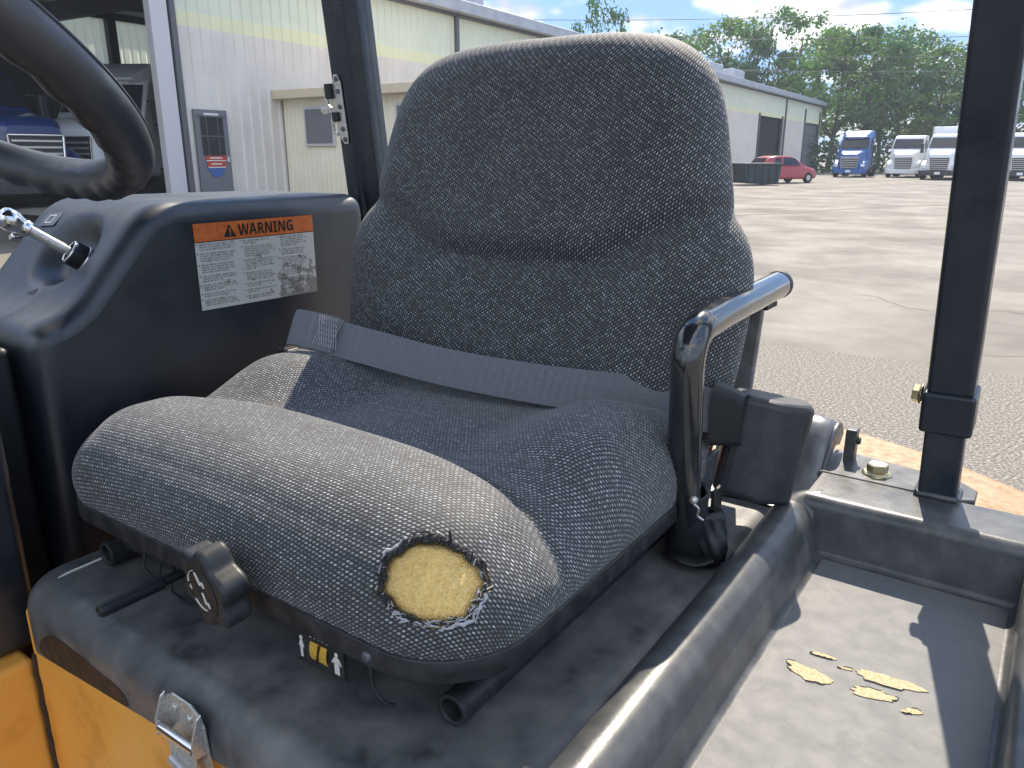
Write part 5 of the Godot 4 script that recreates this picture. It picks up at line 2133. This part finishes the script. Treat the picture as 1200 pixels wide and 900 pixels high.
# a bonneted tractor or box truck, nose at z = 0 towards +z
func lorry(called: String, label: String, category: String, at: Vector3, turn: float, body_: Material, roof_h: float, box_h: float, group := "") -> Node3D:
	var t := thing(called, label, category, at, group, turn)
	var mb := MB.new()
	block(mb, [[-.10, .62, .62, 1.62, .56], [-.30, .95, .56, 1.78, .70], [-1.0, 1.08, .56, 1.90, .80], [-1.75, 1.12, .62, 1.98, .92]], .16)
	part(t, "bonnet", mb, body_)
	for s in [-1, 1]:
		mb = MB.new()
		block(mb, [[-.16, .20, .55, 1.02, .14], [-.55, .27, .50, 1.22, .22], [-1.15, .30, .52, 1.26, .26], [-1.7, .27, .55, 1.12, .22]], .12)
		for i in mb.v.size(): mb.v[i].x += .92 * s
		part(t, "wing", mb, body_)
		mb = MB.new()
		mb.rbox(Vector3(.93 * s, .86, -.17), Vector3(.30, .24, .16), .06, Basis(Vector3.UP, .35 * s))
		part(t, "headlight", mb, M.lamp)
		mb = MB.new()
		mb.rbox(Vector3(1.42 * s, 2.05, -1.72), Vector3(.20, .62, .12), .04)
		mb.tube([Vector3(1.16 * s, 2.34, -1.86), Vector3(1.42 * s, 2.30, -1.74)], .025, 6)
		part(t, "mirror", mb, M.bumper_dark)
		wheel(t, Vector3(1.0 * s, .50, -.95), .50, .30)
		wheel(t, Vector3(.95 * s, .50, -4.9), .50, .50)
	# cab
	mb = MB.new()
	block(mb, [[-1.62, 1.12, .60, 1.96, 1.08], [-1.72, 1.17, .55, 2.02, 1.12], [-2.30, 1.20, .50, 2.86, 1.02], [-2.55, 1.20, .50, 2.98, 1.02], [-3.6, 1.20, .50, 3.04, 1.04]], .12)
	part(t, "cab", mb, body_)
	mb = MB.new()
	mb.face([Vector3(-1.03, 2.06, -1.725), Vector3(1.03, 2.06, -1.725), Vector3(.94, 2.74, -2.205), Vector3(-.94, 2.74, -2.205)], Vector3(0, .5, .86))
	for i in mb.v.size(): mb.v[i] += Vector3(0, .012, .022)
	part(t, "windscreen", mb, M.glass)
	for s in [-1, 1]:
		mb = MB.new()
		mb.face([Vector3(1.185 * s, 2.02, -2.15), Vector3(1.185 * s, 2.02, -3.05), Vector3(1.13 * s, 2.66, -3.05), Vector3(1.13 * s, 2.66, -2.40)], Vector3(s, .08, 0).normalized())
		part(t, "side_window", mb, M.glass)
		mb = MB.new()
		mb.rbox(Vector3(1.19 * s, 1.30, -2.62), Vector3(.05, 1.3, .02), .008)
		part(t, "door_gap", mb, M.bumper_dark)
		mb = MB.new()
		mb.rbox(Vector3(1.08 * s, .55, -2.7), Vector3(.32, .40, 1.3), .06)
		part(t, "step", mb, M.bumper_dark)
	# roof fairing
	if roof_h > 3.1:
		mb = MB.new()
		block(mb, [[-2.05, .80, 2.86, 2.92, .74], [-2.25, .98, 2.82, roof_h - .30, .80], [-2.70, 1.12, 2.80, roof_h, .98], [-3.6, 1.16, 2.80, roof_h + .05, 1.06]], .14)
		var f := part(t, "roof_fairing", mb, body_)
		mb = MB.new()
		mb.rbox(Vector3(0, roof_h - .42, -2.24), Vector3(1.15, .26, .05), .02, Basis(Vector3.RIGHT, -.22))
		part(f, "name_board", mb, M.box_white)
	# grille with chrome surround and bars
	mb = MB.new()
	mb.prism(PackedVector2Array([Vector2(-.50, .62), Vector2(.50, .62), Vector2(.58, 1.42), Vector2(-.58, 1.42)]), -.13, -.05, Transform3D(), .02)
	var gr := part(t, "grille", mb, M.bumper_dark)
	for q in [[[-.52, .60], [.52, .60]], [[.52, .60], [.60, 1.44]], [[.60, 1.44], [-.60, 1.44]], [[-.60, 1.44], [-.52, .60]]]:
		mb = MB.new()
		mb.tube([Vector3(q[0][0], q[0][1], -.055), Vector3(q[1][0], q[1][1], -.055)], .030, 8)
		part(gr, "surround", mb, M.chrome)
	for i in 6:
		mb = MB.new()
		var y := .70 + i * .125
		mb.rbox(Vector3(0, y, -.042), Vector3(.98 + .02 * i, .045, .03), .01)
		part(gr, "grille_bar", mb, M.steel)
	mb = MB.new()
	block(mb, [[.06, .86, .30, .58], [-.02, 1.12, .28, .62], [-.35, 1.22, .28, .62]], .06)
	part(t, "bumper", mb, body_ if roof_h > 3.0 and body_ != M.navy_paint else M.bumper_dark)
	mb = MB.new()
	mb.box(Vector3(0, .44, .066), Vector3(.34, .16, .012))
	part(t, "number_plate", mb, M.box_white)
	mb = MB.new()
	mb.rbox(Vector3(0, .72, -4.2), Vector3(.9, .26, 4.6), .03)
	part(t, "chassis", mb, M.bumper_dark)
	for s in [-1, 1]:
		mb = MB.new()
		mb.tube([Vector3(1.05 * s, .8, -3.75), Vector3(1.05 * s, 3.0, -3.75)], .07, 10)
		part(t, "stack", mb, M.chrome)
	if box_h > 0.0:
		mb = MB.new()
		mb.rbox(Vector3(0, (1.0 + box_h) / 2, -6.1), Vector3(2.5, box_h - 1.0, 4.7), .05)
		var bx := part(t, "cargo_box", mb, M.box_white)
		for s in [-1, 1]:
			mb = MB.new()
			mb.rbox(Vector3(1.22 * s, (1.0 + box_h) / 2, -3.745), Vector3(.08, box_h - 1.0, .05), .01)
			part(bx, "corner_post", mb, M.steel)
		wheel(t, Vector3(.95, .5, -7.2), .50, .50)
		wheel(t, Vector3(-.95, .5, -7.2), .50, .50)
	return t

func vehicles():
	# parked nose out along the far side; turn 0 looks down +z
	var back := deg_to_rad(HEAD)
	var row := "lorries parked along the far side of the yard"
	lorry("semi_tractor", "blue sleeper tractor with a tall roof fairing parked nose out before the trees", "truck", off(.4215, 59.5), back - .398 - .16, M.blue_paint, 3.35, 0.0, row)
	lorry("semi_tractor", "white tractor with a sloping roof fairing between the blue tractor and the box truck", "truck", off(.4890, 58.5), back - .455 - .12, M.white_paint, 3.05, 0.0, row)
	lorry("box_truck", "white box truck with a square cargo box left of the guard post", "truck", off(.5340, 53.0), back - .49 - .16, M.white_paint, 2.9, 3.5, row)
	lorry("box_truck", "white box truck partly hidden behind the guard post at the right edge", "truck", off(.6380, 51.0), back - .568 - .10, M.white_paint, 2.9, 3.05, row)
	# in the open bay
	var f := workshop_frame()
	var fl := .55
	var a := lorry("semi_tractor", "dark blue tractor with a chrome grille standing in the open bay", "truck", f * Vector3(-3.05, fl, -1.0), 0.0, M.navy_paint, 2.9, 0.0, "")
	a.rotation.y = deg_to_rad(57.9 + HEAD) + .12
	var b := lorry("semi_tractor", "white tractor turned half left in the open bay behind the blue one", "truck", f * Vector3(-2.1, fl, -1.9), 0.0, M.white_paint, 3.3, 0.0, "")
	b.rotation.y = deg_to_rad(57.9 + HEAD) - 1.05
	b.position = f * Vector3(-1.6, fl, -2.7)
	car()
	skip()

func car():
	var t := thing("hatchback_car", "red hatchback parked beside the dark bin at the workshop's far end", "car", off(.338, 47.5), "", deg_to_rad(HEAD) + PI / 2 + PI + .42)
	# length along z, tail at +z
	var mb := MB.new()
	block(mb, [[2.02, .70, .38, .92, .62], [1.86, .84, .26, 1.02, .76], [1.3, .88, .24, 1.02, .80], [-1.2, .88, .24, .96, .80], [-1.9, .84, .26, .82, .72], [-2.15, .66, .34, .70, .56]], .14)
	part(t, "body", mb, M.red_paint)
	mb = MB.new()
	block(mb, [[1.92, .74, .95, 1.02, .66], [1.55, .76, .95, 1.46, .58], [.9, .78, .95, 1.56, .60], [-.1, .78, .95, 1.55, .60], [-.55, .77, .95, 1.36, .62], [-1.15, .76, .92, .97, .70]], .10)
	part(t, "cabin", mb, M.red_paint)
	for s in [-1, 1]:
		mb = MB.new()
		mb.face([Vector3(.790 * s, 1.02, .62), Vector3(.790 * s, 1.02, -.72), Vector3(.665 * s, 1.42, -.34), Vector3(.645 * s, 1.47, .45)], Vector3(s, .35, 0).normalized())
		mb.face([Vector3(.785 * s, 1.04, 1.30), Vector3(.788 * s, 1.02, .70), Vector3(.650 * s, 1.46, .70), Vector3(.655 * s, 1.42, 1.10)], Vector3(s, .35, 0).normalized())
		part(t, "side_window", mb, M.glass)
		mb = MB.new()
		mb.rbox(Vector3(.70 * s, .92, 1.90), Vector3(.16, .30, .14), .04)
		part(t, "tail_lamp", mb, M.red)
		wheel(t, Vector3(.80 * s, .31, 1.28), .31, .22)
		wheel(t, Vector3(.80 * s, .31, -1.32), .31, .22)
	mb = MB.new()
	mb.face([Vector3(-.58, 1.06, 1.90), Vector3(.58, 1.06, 1.90), Vector3(.50, 1.42, 1.62), Vector3(-.50, 1.42, 1.62)], Vector3(0, .6, .8))
	for i in mb.v.size(): mb.v[i] += Vector3(0, .02, .03)
	part(t, "rear_window", mb, M.glass)
	mb = MB.new()
	mb.rbox(Vector3(0, .42, 2.03), Vector3(1.3, .22, .10), .04)
	part(t, "bumper", mb, M.red_paint)

func skip():
	var t := thing("waste_bin", "dark low steel waste bin in front of the red hatchback", "waste bin", off(.305, 44.5), "", deg_to_rad(HEAD) + .3)
	var mb := MB.new()
	block(mb, [[.75, 1.05, .12, 1.12, 1.18], [-.75, 1.05, .12, 1.12, 1.18]], .03)
	part(t, "body", mb, M.bin)
	for i in 5:
		mb = MB.new()
		mb.rbox(Vector3(-.9 + i * .45, .6, .78), Vector3(.07, .95, .06), .01)
		part(t, "rib", mb, M.bin)
	mb = MB.new()
	mb.rbox(Vector3(0, 1.14, 0), Vector3(2.46, .07, 1.66), .02)
	part(t, "rim", mb, M.bin)

func wires():
	var k := 0
	for l in [[-.10, 56, 11.6, .72, 58, 13.4], [-.10, 56.4, 10.4, .72, 58.4, 11.9], [-.05, 62, 10.3, .74, 60, 10.2], [-.02, 62.4, 9.2, .74, 60.4, 8.9], [.1, 62, 8.2, .74, 60.4, 7.9]]:
		var mb := MB.new()
		var a := off(l[0], l[1], l[2])
		var b := off(l[3], l[4], l[5])
		var path := []
		for i in 25:
			var u := i / 24.0
			path.append(a.lerp(b, u) - Vector3(0, 1.1 * 4.0 * u * (1.0 - u) * .5, 0))
		mb.tube(path, .022, 6)
		var o := part(self, "power_line", mb, M.trim_dark)
		tag(o, ["topmost power line across the sky", "second power line from the top across the sky", "third power line from the top across the sky", "fourth power line from the top, just above the trees", "lowest power line, crossing in front of the tree tops"][k], "power line", "power lines over the yard")
		k += 1
